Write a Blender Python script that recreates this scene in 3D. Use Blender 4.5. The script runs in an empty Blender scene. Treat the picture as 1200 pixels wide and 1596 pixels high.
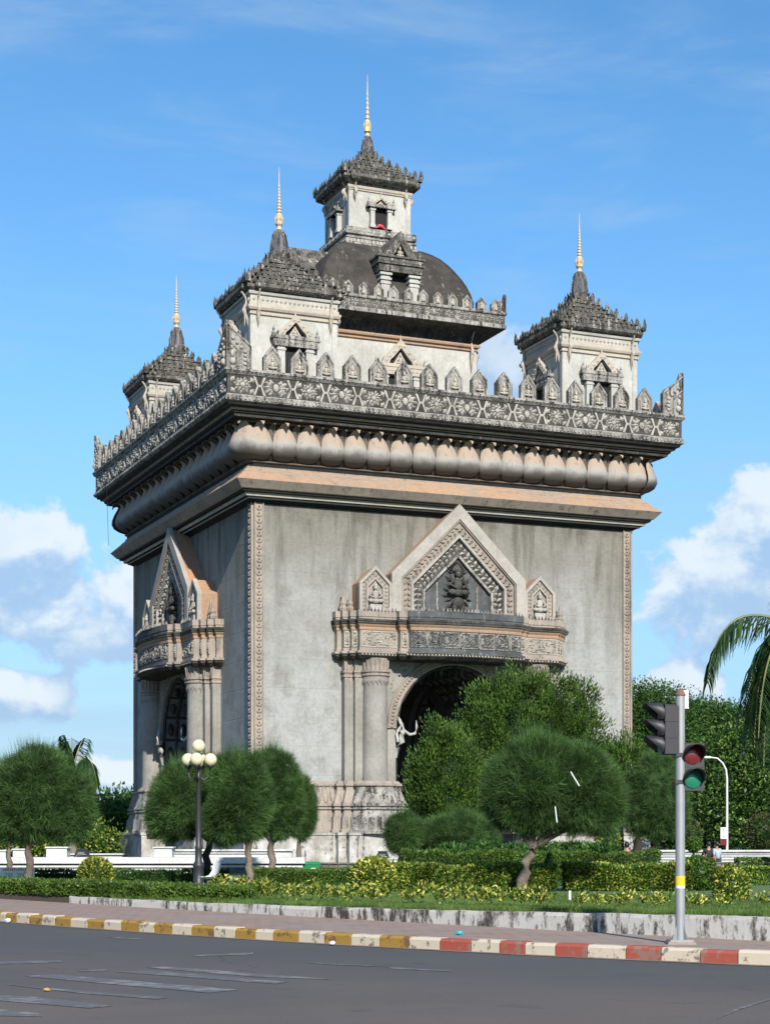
import bpy, math, random
import numpy as np
from mathutils import Vector, Matrix, Euler
R = math.radians
random.seed(7)
rng = np.random.default_rng(11)
SC = bpy.context.scene
COL = SC.collection

# ------------------------------------------------------------------ camera, world, sun, exposure
F, CXP, HOR, EYE = 2754.6, 600.0, 1300.0, 1.6      # focal length and horizon of the photograph, in its pixels
cam = bpy.data.cameras.new('camera')
cam.sensor_fit = 'HORIZONTAL'; cam.sensor_width = 36.0
cam.lens = 36.0 * F / 1200.0
cam.shift_y = (HOR - 798.0) / 1200.0
cam.clip_start = 0.1; cam.clip_end = 6000
camo = bpy.data.objects.new('camera', cam); COL.objects.link(camo)
camo.location = (0, 0, EYE); camo.rotation_euler = (R(90), 0, 0)
SC.camera = camo

SUN_AZ = R(164.5); SUN_EL = R(31)                  # azimuth clockwise from +Y
sun_dir = Vector((math.sin(SUN_AZ) * math.cos(SUN_EL), math.cos(SUN_AZ) * math.cos(SUN_EL), math.sin(SUN_EL)))
sl = bpy.data.lights.new('sun', 'SUN'); sl.energy = 5.0; sl.angle = R(0.53); sl.color = (1.0, 0.93, 0.82)
so = bpy.data.objects.new('sun', sl); COL.objects.link(so)
so.rotation_euler = sun_dir.to_track_quat('Z', 'Y').to_euler()
SC.view_settings.view_transform = 'Standard'; SC.view_settings.look = 'None'
SC.view_settings.exposure = 0.62; SC.view_settings.gamma = 1.0


class NT:
    """small helper round a node tree"""
    def __init__(s, t): s.t = t; s.n = t.nodes; s.l = t.links
    def new(s, ty, **kw):
        n = s.n.new(ty)
        for k, v in kw.items(): setattr(n, k, v)
        return n
    def put(s, sock, v):
        if isinstance(v, bpy.types.NodeSocket): s.l.new(v, sock)
        elif v is not None:
            if isinstance(v, (tuple, list)) and len(v) == 3 and sock.type == 'RGBA': v = (*v, 1)
            sock.default_value = v
    def math(s, op, a, b=None, c=None, clamp=False):
        n = s.new('ShaderNodeMath', operation=op, use_clamp=clamp)
        for i, v in enumerate((a, b, c)): s.put(n.inputs[i], v)
        return n.outputs[0]
    def mix(s, f, a, b, mode='MIX'):
        n = s.new('ShaderNodeMix', data_type='RGBA', blend_type=mode); n.clamp_factor = True
        s.put(n.inputs[0], f); s.put(n.inputs[6], a); s.put(n.inputs[7], b)
        return n.outputs[2]
    def ramp(s, f, lo, hi, a=0.0, b=1.0):
        n = s.new('ShaderNodeMapRange', clamp=True); n.interpolation_type = 'SMOOTHSTEP'
        for i, v in enumerate((f, lo, hi, a, b)): s.put(n.inputs[i], v)
        return n.outputs[0]
    def noise(s, vec, scale, detail=4, rough=.55, dist=0.0):
        n = s.new('ShaderNodeTexNoise'); s.put(n.inputs['Vector'], vec)
        n.inputs['Scale'].default_value = scale; n.inputs['Detail'].default_value = detail
        n.inputs['Roughness'].default_value = rough; n.inputs['Distortion'].default_value = dist
        return n.outputs[0]
    def scale(s, vec, v):
        n = s.new('ShaderNodeVectorMath', operation='MULTIPLY'); s.put(n.inputs[0], vec); n.inputs[1].default_value = v
        return n.outputs[0]
    def add(s, vec, v):
        n = s.new('ShaderNodeVectorMath', operation='ADD'); s.put(n.inputs[0], vec); s.put(n.inputs[1], v)
        return n.outputs[0]


def build_world():
    w = bpy.data.worlds.new('World'); SC.world = w; w.use_nodes = True
    t = NT(w.node_tree); t.n.clear()
    sky = t.new('ShaderNodeTexSky', sky_type='NISHITA', sun_disc=False)
    sky.sun_elevation = SUN_EL; sky.sun_rotation = SUN_AZ
    sky.air_density = 1.0; sky.dust_density = 0.3; sky.ozone_density = 3.0
    hs = t.new('ShaderNodeHueSaturation'); hs.inputs['Saturation'].default_value = 1.22; hs.inputs['Value'].default_value = 1.2
    hs.inputs['Hue'].default_value = .497
    t.put(hs.inputs['Color'], sky.outputs[0])
    tc = t.new('ShaderNodeTexCoord')
    sep = t.new('ShaderNodeSeparateXYZ'); t.put(sep.inputs[0], tc.outputs['Generated'])
    x, y, z = sep.outputs
    az = t.math('ARCTAN2', x, y); el = t.math('ARCSINE', z)
    cmb = t.new('ShaderNodeCombineXYZ'); t.put(cmb.inputs[0], az); t.put(cmb.inputs[1], el); cmb.inputs[2].default_value = .37
    p = cmb.outputs[0]
    # cumulus banks low in the sky: heaps at these bearings and heights (degrees), more of the same kind all round
    banks = [(-11.4, 8.2, 3.1, 2.7), (-12.4, 4.3, 2.4, 1.1), (-8.0, 7.2, 1.4, 2.0), (11.0, 7.5, 3.3, 2.1), (12.4, 9.6, 1.8, 2.2), (9.6, 4.4, 1.7, 1.3),
             (12.4, 3.0, 1.8, 1.2), (3.5, 14.4, 1.6, 1.9), (-9.0, 2.0, 2.2, .6),
             (25, 9, 6, 2.8), (-27, 8, 6, 3), (48, 11, 8, 3), (-55, 10, 9, 3.5), (80, 9, 9, 3), (-90, 9, 9, 3), (125, 10, 10, 3), (-130, 9, 10, 3), (172, 10, 8, 3)]
    def heap(dy):
        ee = t.math('ADD', el, R(dy))
        acc = None
        for a, e, sa, se in banks:
            u = t.math('MULTIPLY', t.math('SUBTRACT', az, R(a)), 1 / R(sa))
            v = t.math('MULTIPLY', t.math('SUBTRACT', ee, R(e)), 1 / R(se))
            d = t.math('ADD', t.math('MULTIPLY', u, u), t.math('MULTIPLY', v, v))
            g = t.math('SUBTRACT', 1.0, d)
            acc = g if acc is None else t.math('SMOOTH_MAX', acc, g, .35)
        return acc
    def dens(dy):
        q = t.add(p, (0, R(dy), 0))
        n1 = t.noise(t.scale(q, (1, 1.25, 1)), 26, 8, .56, .2)
        return t.math('ADD', t.math('MULTIPLY', t.math('SUBTRACT', n1, .5), 3.6), heap(dy))
    d0 = dens(0); d1 = dens(.9)
    cov = t.ramp(d0, -.10, .38)
    lit = t.ramp(t.math('SUBTRACT', d0, d1), -.45, .75)
    n2 = t.noise(p, 14, 5, .5)
    ccol = t.mix(lit, (.26, .385, .555), (.56, .61, .645))
    ccol = t.mix(t.ramp(n2, .40, .75, 0, .7), ccol, (.30, .40, .53))
    # thin high streaks
    ps = t.new('ShaderNodeMapping'); ps.inputs['Rotation'].default_value = (0, 0, R(-24)); ps.inputs['Scale'].default_value = (2.0, 9.0, 1)
    t.put(ps.inputs[0], p)
    wisp = t.math('MULTIPLY', t.ramp(t.noise(ps.outputs[0], 2.6, 7, .6, .4), .43, .80), .5)
    low = t.ramp(el, R(-1), R(20), .8, 0)
    base = t.mix(low, t.scale(hs.outputs[0], (.1, .1, .1)), (.165, .315, .515))
    base = t.mix(wisp, base, (.28, .40, .53))
    mixc = t.mix(t.math('MULTIPLY', cov, .88), base, ccol)
    bg = t.new('ShaderNodeBackground'); bg.inputs[1].default_value = 1.0
    t.put(bg.inputs[0], mixc)
    out = t.new('ShaderNodeOutputWorld'); t.l.new(bg.outputs[0], out.inputs[0])
build_world()

# ------------------------------------------------------------------ helpers
def ray(px, Y): return (px - CXP) / F * Y
def Zat(py, Y): return EYE + (HOR - py) / F * Y
def zg(Y): return float(np.interp(Y, (20, 24, 28.5, 33, 40, 60, 80, 95), (.5, .46, .355, .29, .27, .22, .1, 0)))
def G(px, py, z=None):
    """the ground point seen at a photograph pixel"""
    zz = .2 if z is None else z
    for _ in range(12):
        Y = F * (EYE - zz) / (py - HOR)
        if z is None: zz = zg(Y)
    return Vector((ray(px, Y), Y, zz))
def W(px, py, Y): return Vector((ray(px, Y), Y, Zat(py, Y)))


class MB:
    """collects faces; build() links them as ONE mesh object"""
    def __init__(s): s.v = []; s.f = []; s.mi = []; s.sm = []; s.m = 0; s.smooth = False
    def face(s, pts):
        b = len(s.v); s.v += [tuple(p) for p in pts]; s.f.append(tuple(range(b, b + len(pts)))); s.mi.append(s.m); s.sm.append(s.smooth)
    def grid(s, rows, closed=False):
        b = len(s.v); n = len(rows[0])
        for r in rows: s.v += [tuple(p) for p in r]
        for i in range(len(rows) - 1):
            for j in range(n if closed else n - 1):
                k = (j + 1) % n
                s.f.append((b + i * n + j, b + i * n + k, b + (i + 1) * n + k, b + (i + 1) * n + j)); s.mi.append(s.m); s.sm.append(s.smooth)
    def box(s, x0, x1, y0, y1, z0, z1, taper=0.0):
        t = taper
        a = [(x0, y0, z0), (x1, y0, z0), (x1, y1, z0), (x0, y1, z0)]
        c = [(x0 + t, y0 + t, z1), (x1 - t, y0 + t, z1), (x1 - t, y1 - t, z1), (x0 + t, y1 - t, z1)]
        b = len(s.v); s.v += a + c
        for q in ((0, 3, 2, 1), (4, 5, 6, 7), (0, 1, 5, 4), (1, 2, 6, 5), (2, 3, 7, 6), (3, 0, 4, 7)):
            s.f.append(tuple(b + i for i in q)); s.mi.append(s.m); s.sm.append(False)
    def prism(s, poly, y0, y1, back=True):
        """polygon in (x, z), extruded along y from y0 to y1"""
        n = len(poly); b = len(s.v)
        s.v += [(x, y0, z) for x, z in poly] + [(x, y1, z) for x, z in poly]
        fs = [tuple(b + i for i in range(n))]
        if back: fs.append(tuple(b + n + i for i in reversed(range(n))))
        for i in range(n): fs.append((b + i, b + n + i, b + n + (i + 1) % n, b + (i + 1) % n))
        for q in fs: s.f.append(q); s.mi.append(s.m); s.sm.append(False)
    def ring(s, prof, A, B, mats=None, cap=False):
        """square ring: profile of (offset, z) swept round a rectangle of half sizes A, B"""
        rows = [[(-(A + o), -(B + o), z), (A + o, -(B + o), z), (A + o, B + o, z), (-(A + o), B + o, z)] for o, z in prof]
        for i in range(len(rows) - 1):
            if mats: s.m = mats[i]
            s.grid(rows[i:i + 2], True)
        if cap: s.face(rows[-1])
    def lathe(s, prof, n=12, c=(0, 0, 0)):
        s.grid([[(c[0] + r * math.cos(2 * math.pi * k / n), c[1] + r * math.sin(2 * math.pi * k / n), c[2] + z) for k in range(n)] for r, z in prof], True)
    def tube(s, pts, rad, n=6, cap=True):
        pts = [Vector(p) for p in pts]; rows = []
        if not hasattr(rad, '__len__'): rad = [rad] * len(pts)
        for i, p in enumerate(pts):
            d = (pts[min(i + 1, len(pts) - 1)] - pts[max(i - 1, 0)]).normalized()
            u = d.cross(Vector((0, 0, 1)) if abs(d.z) < .95 else Vector((1, 0, 0))).normalized(); w = u.cross(d)
            rows.append([p + (u * math.cos(2 * math.pi * k / n) + w * math.sin(2 * math.pi * k / n)) * rad[i] for k in range(n)])
        s.grid(rows, True)
        if cap: s.face(rows[0]); s.face(rows[-1])
    def ellip(s, c, r, nu=8, nv=5, rot=None):
        rows = []
        for i in range(nv + 1):
            th = math.pi * (i / nv - .5) * .98
            row = []
            for k in range(nu):
                q = Vector((r[0] * math.cos(th) * math.cos(2 * math.pi * k / nu), r[1] * math.cos(th) * math.sin(2 * math.pi * k / nu), r[2] * math.sin(th)))
                if rot is not None: q = rot @ q
                row.append(q + Vector(c))
            rows.append(row)
        o = s.smooth; s.smooth = True; s.grid(rows, True); s.smooth = o
    def ridge(s, x, y, z, ang, l, w, h):
        """a carved leaf on a face that looks along -y: raised diamond"""
        ca, sa = math.cos(ang), math.sin(ang)
        P = lambda a, b, hh: (x + a * ca - b * sa, y - hh, z + a * sa + b * ca)
        q = [P(-l / 2, 0, 0), P(-.05 * l, -w / 2, 0), P(l / 2, 0, 0), P(-.05 * l, w / 2, 0)]; t = P(-.1 * l, 0, h)
        b = len(s.v); s.v += q + [t]
        for i in range(4): s.f.append((b + i, b + (i + 1) % 4, b + 4)); s.mi.append(s.m); s.sm.append(False)
    def mesh(s, name, mats):
        me = bpy.data.meshes.new(name); me.from_pydata(s.v, [], s.f)
        for m in (mats if isinstance(mats, (list, tuple)) else [mats]): me.materials.append(m)
        me.polygons.foreach_set('material_index', s.mi); me.polygons.foreach_set('use_smooth', s.sm)
        me.update(); return me
    def build(s, name, mats, parent=None, loc=(0, 0, 0), rot=0.0):
        return link(name, s.mesh(name, mats), parent, loc, rot)

def link(name, me, parent=None, loc=(0, 0, 0), rot=0.0, scale=None):
    o = bpy.data.objects.new(name, me); COL.objects.link(o)
    if parent: o.parent = parent
    o.location = loc; o.rotation_euler = (0, 0, rot) if not hasattr(rot, '__len__') else rot
    if scale is not None: o.scale = scale if hasattr(scale, '__len__') else (scale,) * 3
    return o
def thing(name, label, cat, loc=(0, 0, 0), rot=0.0, group=None):
    o = link(name, None, None, loc, rot); tag(o, label, cat, group); return o
def tag(o, label=None, cat=None, group=None, kind=None):
    for k, v in (('label', label), ('category', cat), ('group', group), ('kind', kind)):
        if v: o[k] = v
    return o
def copy_tree(o, parent=None):
    c = o.copy(); COL.objects.link(c); c.parent = parent
    for ch in [x for x in o.children]: copy_tree(ch, c)
    return c

def fast_mesh(name, V, n, mats, mi=None):
    """V: (N*n, 3) array of separate n-gons"""
    N = len(V) // n
    me = bpy.data.meshes.new(name); me.vertices.add(len(V)); me.vertices.foreach_set('co', np.asarray(V, np.float32).ravel())
    me.loops.add(len(V)); me.loops.foreach_set('vertex_index', np.arange(len(V), dtype=np.int32))
    me.polygons.add(N); me.polygons.foreach_set('loop_start', np.arange(N, dtype=np.int32) * n)
    for m in (mats if isinstance(mats, (list, tuple)) else [mats]): me.materials.append(m)
    if mi is not None: me.polygons.foreach_set('material_index', np.asarray(mi, np.int32))
    me.update(); me.validate(); return me
def unit(a): return a / np.maximum(np.linalg.norm(a, axis=1, keepdims=True), 1e-6)
def leaf_quads(P, D, L, Wd, fold=.15):
    """diamond leaves from base P along D"""
    n = len(P); D = unit(D); S = unit(np.cross(D, rng.normal(size=(n, 3)))); U = np.cross(S, D)
    L = np.broadcast_to(L, n)[:, None]; Wd = np.broadcast_to(Wd, n)[:, None]
    mid = P + D * L * .45 + U * L * fold
    return np.stack([P, mid + S * Wd / 2, P + D * L, mid - S * Wd / 2], 1).reshape(-1, 3)
def needle_tris(P, D, L, Wd):
    n = len(P); D = unit(D); S = unit(np.cross(D, rng.normal(size=(n, 3))))
    L = np.broadcast_to(L, n)[:, None]; Wd = np.broadcast_to(Wd, n)[:, None]
    return np.stack([P - S * Wd / 2, P + S * Wd / 2, P + D * L], 1).reshape(-1, 3)

# ------------------------------------------------------------------ materials
def new_mat(name):
    m = bpy.data.materials.new(name); m.use_nodes = True
    t = NT(m.node_tree); b = t.n['Principled BSDF']; g = t.new('ShaderNodeNewGeometry')
    return m, t, b, g
def stone(name, c1, c2, dirt=(.03, .028, .025), amt=.5, thr=.5, scale=.6, streak=1.0, fine=7., bump=.25, rough=.88, soft=.16):
    c1, c2, dirt = tuple(x * .66 for x in c1), tuple(x * .61 for x in c2), tuple(x * .8 for x in dirt)
    m, t, b, g = new_mat(name); p = g.outputs['Position']
    n1 = t.noise(p, scale, 5, .6)
    col = t.mix(t.ramp(n1, .32, .68), c1, c2)
    ns = t.noise(t.scale(p, (streak * 1.6, streak * 1.6, streak * .13)), 1.0, 6, .65)
    nf = t.noise(p, fine, 6, .65)
    k = t.math('ADD', t.math('MULTIPLY', ns, .6), t.math('MULTIPLY', nf, .4))
    d = t.math('MULTIPLY', t.ramp(k, thr, thr + soft), amt)
    col = t.mix(d, col, dirt)
    col = t.mix(1.0, col, t.mix(t.ramp(nf, .25, .75), (.82, .82, .82), (1.08, 1.08, 1.08)), 'MULTIPLY')
    t.put(b.inputs['Base Color'], col); b.inputs['Roughness'].default_value = rough
    b.inputs['Specular IOR Level'].default_value = .25
    if bump:
        bn = t.new('ShaderNodeBump'); bn.inputs['Strength'].default_value = bump; bn.inputs['Distance'].default_value = .05
        t.put(bn.inputs['Height'], nf); t.l.new(bn.outputs[0], b.inputs['Normal'])
    return m
def plain(name, c, rough=.6, metal=0.0, var=.12, sc=9., spec=.4):
    m, t, b, g = new_mat(name)
    n = t.noise(g.outputs['Position'], sc, 4)
    t.put(b.inputs['Base Color'], t.mix(n, tuple(x * (1 - var) for x in c), tuple(min(1, x * (1 + var)) for x in c)))
    b.inputs['Roughness'].default_value = rough; b.inputs['Metallic'].default_value = metal; b.inputs['Specular IOR Level'].default_value = spec
    return m
def leafm(name, cols, trans=.3, rough=.55, patch=.5):
    """foliage: each leaf its own tone, clumps vary too"""
    m, t, b, g = new_mat(name)
    r = g.outputs['Random Per Island']
    ra = t.new('ShaderNodeValToRGB'); el = ra.color_ramp.elements
    while len(el) < len(cols): el.new(.5)
    for i, (c, e) in enumerate(zip(cols, el)): e.position = i / max(1, len(cols) - 1); e.color = (*c, 1)
    t.put(ra.inputs[0], r)
    n = t.noise(g.outputs['Position'], 1.7, 3)
    col = t.mix(1.0, ra.outputs[0], t.mix(t.ramp(n, .3, .7), (1 - patch * .6,) * 3, (1 + patch * .5,) * 3), 'MULTIPLY')
    t.put(b.inputs['Base Color'], col); b.inputs['Roughness'].default_value = rough; b.inputs['Specular IOR Level'].default_value = .25
    tr = t.new('ShaderNodeBsdfTranslucent'); t.put(tr.inputs[0], t.mix(1.0, col, (1.0, 1.15, .5), 'MULTIPLY'))
    ms = t.new('ShaderNodeMixShader'); ms.inputs[0].default_value = trans
    t.l.new(b.outputs[0], ms.inputs[1]); t.l.new(tr.outputs[0], ms.inputs[2]); t.l.new(ms.outputs[0], t.n['Material Output'].inputs[0])
    return m

M = {}
M['wall'] = stone('weathered_concrete', (.40, .40, .375), (.31, .305, .27), (.10, .095, .075), .62, .50, .22, .75, 5., .12, soft=.22)
def wall_mat():
    m, t, b, g = new_mat('shaft_concrete'); p = g.outputs['Position']
    sp = t.new('ShaderNodeSeparateXYZ'); t.put(sp.inputs[0], p); z = sp.outputs[2]
    n1 = t.noise(p, .16, 5, .6); n2 = t.noise(p, .8, 6, .65); nf = t.noise(p, 6., 5, .65)
    st = t.noise(t.scale(p, (1.1, 1.3, .10)), 1.0, 7, .68); st2 = t.noise(t.scale(p, (1.7, 2.1, .10)), 1.0, 8, .7, .2)
    zz = t.math('ADD', z, t.math('MULTIPLY', t.math('SUBTRACT', n1, .5), 16.0))
    col = t.mix(t.ramp(zz, 9.0, 19.5), (.385, .398, .398), (.242, .236, .207))
    col = t.mix(t.ramp(n2, .42, .72, 0, .65), col, (.215, .208, .185))
    up = t.ramp(z, 11.0, 20.0, .25, 1.0)
    col = t.mix(t.math('MULTIPLY', t.ramp(st, .46, .68, 0, .85), up), col, (.125, .118, .095))
    mould = t.math('MULTIPLY', t.ramp(t.math('ADD', z, t.math('MULTIPLY', t.math('SUBTRACT', st2, .5), 5.5)), 18.2, 20.0), t.ramp(n2, .35, .65, .15, .65))
    col = t.mix(mould, col, (.07, .066, .055))
    col = t.mix(t.ramp(st2, .5, .8, 0, .22), col, (.19, .185, .17))
    col = t.mix(t.math('MULTIPLY', t.ramp(st, .47, .30, 0, .4), t.ramp(z, 17, 6)), col, (.42, .42, .41))
    ln = t.math('ABSOLUTE', t.math('SUBTRACT', t.math('FRACT', t.math('MULTIPLY', z, .62)), .5))
    col = t.mix(t.ramp(ln, .485, .5, 0, .22), col, (.16, .155, .14))
    col = t.mix(1.0, col, t.mix(t.ramp(nf, .25, .75), (.64, .64, .64), (.80, .80, .80)), 'MULTIPLY')
    t.put(b.inputs['Base Color'], col); b.inputs['Roughness'].default_value = .9; b.inputs['Specular IOR Level'].default_value = .2
    bn = t.new('ShaderNodeBump'); bn.inputs['Strength'].default_value = .25; bn.inputs['Distance'].default_value = .04
    t.put(bn.inputs['Height'], t.math('ADD', nf, t.math('MULTIPLY', t.ramp(ln, .47, .5), -.6))); t.l.new(bn.outputs[0], b.inputs['Normal'])
    return m
M['wall'] = wall_mat()
M['tan'] = stone('tan_plaster', (.45, .385, .325), (.36, .32, .285), (.035, .032, .03), .85, .51, .8, 1.6, 8., .3)
M['orange'] = stone('orange_plaster', (.55, .30, .17), (.47, .31, .21), (.12, .09, .07), .6, .54, .5, 1.2, 6., .2)
M['peach'] = stone('peach_cornice', (.52, .33, .21), (.44, .34, .26), (.16, .13, .11), .65, .52, .35, 1.0, 5., .15)
M['white'] = stone('stained_white_plaster', (.62, .62, .58), (.52, .52, .48), (.22, .20, .17), .6, .53, .5, 1.4, 5., .1, soft=.2)
M['cream'] = stone('cream_moulding', (.60, .54, .45), (.52, .48, .42), (.10, .09, .08), .6, .55, .8, 1.6, 8., .2)
M['black'] = stone('blackened_stone', (.10, .10, .095), (.045, .043, .04), (.30, .29, .27), .75, .56, 1.4, 2.0, 9., .5, soft=.10)
M['grey'] = stone('mould_stained_stone', (.50, .485, .45), (.27, .262, .24), (.018, .017, .016), .93, .485, 1.7, 2.6, 10., .5, soft=.10)
M['pale'] = stone('pale_carved_stone', (.58, .555, .50), (.42, .40, .36), (.03, .028, .026), .85, .54, 1.6, 2.2, 10., .4, soft=.12)
M['dark'] = stone('dark_joint', (.03, .03, .028), (.018, .018, .017), (.06, .06, .055), .5, .55, 2., 2., 9., .3)
M['dome'] = stone('sooty_dome', (.085, .076, .068), (.050, .045, .041), (.24, .23, .21), .75, .55, .9, 1.5, 6., .3, soft=.12)
M['roof'] = stone('lichen_roof_stone', (.19, .185, .165), (.055, .053, .048), (.56, .53, .47), .85, .54, 2.6, 3.0, 11., .6, soft=.08)
M['petal'] = stone('petal_plaster', (.45, .43, .39), (.40, .34, .28), (.10, .09, .08), .55, .54, .9, 1.6, 7., .2, soft=.2)
M['gold'] = plain('faded_gold', (.46, .38, .26), .55, .1, .3)
M['pole_gold'] = plain('bright_gold', (.72, .52, .16), .35, .5, .15)
M['tile'] = plain('grey_blue_glass_tile', (.085, .09, .115), .4, 0, .9, 9)
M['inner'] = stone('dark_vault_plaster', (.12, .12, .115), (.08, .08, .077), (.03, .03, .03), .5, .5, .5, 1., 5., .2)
M['void'] = plain('dark_interior', (.012, .012, .013), .9)
M['glass'] = plain('window_glass', (.10, .13, .16), .12, 0, .1, 4, .6)
M['plinth'] = stone('flaking_whitewash', (.66, .66, .64), (.34, .32, .27), (.05, .047, .043), .85, .54, .9, 2.2, 4.5, .3, soft=.07)
M['red'] = plain('red_cloth', (.5, .05, .06))
# lotus petals: orange wash under the sheltering slab, grey where rain reaches
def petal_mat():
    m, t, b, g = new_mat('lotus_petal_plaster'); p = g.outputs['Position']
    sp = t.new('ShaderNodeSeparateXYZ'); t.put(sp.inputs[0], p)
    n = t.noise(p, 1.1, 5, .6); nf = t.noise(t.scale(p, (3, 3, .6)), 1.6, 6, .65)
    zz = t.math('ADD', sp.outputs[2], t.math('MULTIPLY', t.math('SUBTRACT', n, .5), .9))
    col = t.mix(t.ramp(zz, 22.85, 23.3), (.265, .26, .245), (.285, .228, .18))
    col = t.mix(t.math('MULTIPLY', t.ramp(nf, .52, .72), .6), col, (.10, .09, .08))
    col = t.mix(t.ramp(t.math('ADD', zz, t.math('MULTIPLY', nf, .35)), 22.55, 23.15, .9, 0.0), col, (.062, .054, .048))  # grime and the shade of the inward-curving underside, both put into the colour
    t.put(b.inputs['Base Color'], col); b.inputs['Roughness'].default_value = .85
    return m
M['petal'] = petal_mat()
M['lotus_back'] = stone('grimy_lotus_course', (.20, .17, .14), (.12, .10, .09), (.03, .028, .025), .7, .5, 1.2, 1.4, 7., .2)

# ------------------------------------------------------------------ ground, road, kerb, pavement
def Yk(x): return 24.9 - .867 * x + .025 * x * x if x < 14 else 24.9 - .867 * 14 + .025 * 196 + (x - 14) * -.17
_pw = np.polyfit([4.8, 1.035, -3.59, -6.5], [24.06, 28.5, 33.0, 37.0], 2)
def Yw(x):
    xx = max(-16, min(12, x)); d = 2 * _pw[0] * xx + _pw[1]
    return float(np.polyval(_pw, xx)) + (x - xx) * d
def kn(x):
    d = Vector((1, (Yk(x + .01) - Yk(x - .01)) / .02, 0)).normalized(); return Vector((-d.y, d.x, 0))

def ground_mats():
    m, t, b, g = new_mat('asphalt'); p = g.outputs['Position']
    n = t.noise(p, .35, 5, .6); nf = t.noise(p, 60, 4, .7); nd = t.noise(t.scale(p, (.5, .75, 1)), .22, 4)
    sp = t.new('ShaderNodeSeparateXYZ'); t.put(sp.inputs[0], p)
    col = t.mix(n, (.068, .069, .073), (.088, .088, .091))
    # brown dust dragged along the wheel tracks of the nearer lane
    ln = t.math('ADD', sp.outputs[1], t.math('MULTIPLY', sp.outputs[0], .55))
    dust = t.math('MULTIPLY', t.ramp(ln, 23.0, 15.0), t.ramp(nd, .30, .62))
    col = t.mix(t.math('MULTIPLY', dust, .85), col, (.135, .112, .096))
    lane = t.noise(t.add(t.scale(p, (.16, 1.0, 1)), (3, 0, 0)), 1.1, 4, .6)
    col = t.mix(t.ramp(lane, .52, .75, 0, .35), col, (.098, .093, .089))
    col = t.mix(1.0, col, t.mix(t.ramp(nf, .3, .7), (.80, .80, .80), (1.2, 1.2, 1.2)), 'MULTIPLY')
    cr = t.new('ShaderNodeTexVoronoi', feature='DISTANCE_TO_EDGE'); t.put(cr.inputs['Vector'], t.add(p, (0, 0, 0))); cr.inputs['Scale'].default_value = .16
    nv = t.noise(t.scale(p, (.8, .8, 1)), .9, 6, .7, 1.2)
    col = t.mix(t.ramp(nv, .56, .70, 0, .35), col, (.045, .046, .050))
    wv = t.add(p, t.scale(t.noise(p, 1.3, 4), (0, 0, 0)))
    cn = t.new('ShaderNodeTexNoise'); t.put(cn.inputs['Vector'], p); cn.inputs['Scale'].default_value = 1.2
    wp = t.new('ShaderNodeVectorMath', operation='MULTIPLY_ADD'); t.put(wp.inputs[0], cn.outputs['Color']); wp.inputs[1].default_value = (.9, .9, 0); t.put(wp.inputs[2], p)
    t.put(cr.inputs['Vector'], wp.outputs[0])
    col = t.mix(t.math('MULTIPLY', t.ramp(cr.outputs['Distance'], .0035, .0, 0, .55), t.ramp(nd, .45, .6)), col, (.025, .025, .026))
    sp2 = t.noise(p, 130, 2, .6); col = t.mix(t.ramp(sp2, .62, .75, 0, .5), col, (.20, .19, .18))
    t.put(b.inputs['Base Color'], col); b.inputs['Roughness'].default_value = .9; b.inputs['Specular IOR Level'].default_value = .12
    bn = t.new('ShaderNodeBump'); bn.inputs['Strength'].default_value = .3; bn.inputs['Distance'].default_value = .01
    t.put(bn.inputs['Height'], nf); t.l.new(bn.outputs[0], b.inputs['Normal'])
    M['asphalt'] = m
    # small clay pavers
    m, t, b, g = new_mat('clay_pavers'); p = g.outputs['Position']
    mp = t.new('ShaderNodeMapping'); mp.inputs['Rotation'].default_value = (0, 0, R(41)); t.put(mp.inputs[0], p)
    br = t.new('ShaderNodeTexBrick'); t.put(br.inputs['Vector'], mp.outputs[0])
    br.inputs['Scale'].default_value = 1.0; br.inputs['Brick Width'].default_value = .34; br.inputs['Row Height'].default_value = .17
    br.inputs['Mortar Size'].default_value = .012
    for i, c in enumerate(((.30, .195, .148, 1), (.235, .165, .13, 1), (.11, .09, .08, 1))): br.inputs[1 + i].default_value = c
    n = t.noise(p, .8, 5, .6)
    col = t.mix(t.ramp(n, .35, .7), br.outputs[0], (.235, .19, .165))
    col = t.mix(t.math('MULTIPLY', t.ramp(t.noise(p, 3.0, 5, .6), .5, .75), .5), col, (.12, .10, .09))
    t.put(b.inputs['Base Color'], col); b.inputs['Roughness'].default_value = .9
    bn = t.new('ShaderNodeBump'); bn.inputs['Strength'].default_value = .5; bn.inputs['Distance'].default_value = .01
    t.put(bn.inputs['Height'], br.outputs['Fac']); bn.invert = True; t.l.new(bn.outputs[0], b.inputs['Normal'])
    M['pavers'] = m
    m, t, b, g = new_mat('lawn_soil'); p = g.outputs['Position']
    n = t.noise(p, .9, 5, .6); nf = t.noise(p, 22, 4, .6)
    col = t.mix(n, (.050, .098, .024), (.075, .13, .034)); col = t.mix(t.ramp(nf, .5, .8, 0, .6), col, (.10, .14, .05))
    t.put(b.inputs['Base Color'], col); b.inputs['Roughness'].default_value = .95
    M['lawn'] = m
    def paint(name, c, under, thr, sc=7.):
        m, t, b, g = new_mat(name); p = g.outputs['Position']
        n = t.noise(p, sc, 6, .7); n2 = t.noise(p, sc * .25, 4)
        k = t.ramp(t.math('ADD', t.math('MULTIPLY', n, .65), t.math('MULTIPLY', n2, .35)), thr, thr + .07)
        col = t.mix(k, c, under); col = t.mix(t.math('MULTIPLY', t.noise(p, 30, 4), .3), col, tuple(x * .6 for x in c))
        t.put(b.inputs['Base Color'], col); b.inputs['Roughness'].default_value = .8
        bn = t.new('ShaderNodeBump'); bn.inputs['Strength'].default_value = .4; bn.inputs['Distance'].default_value = .01
        t.put(bn.inputs['Height'], n); t.l.new(bn.outputs[0], b.inputs['Normal'])
        return m
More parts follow.
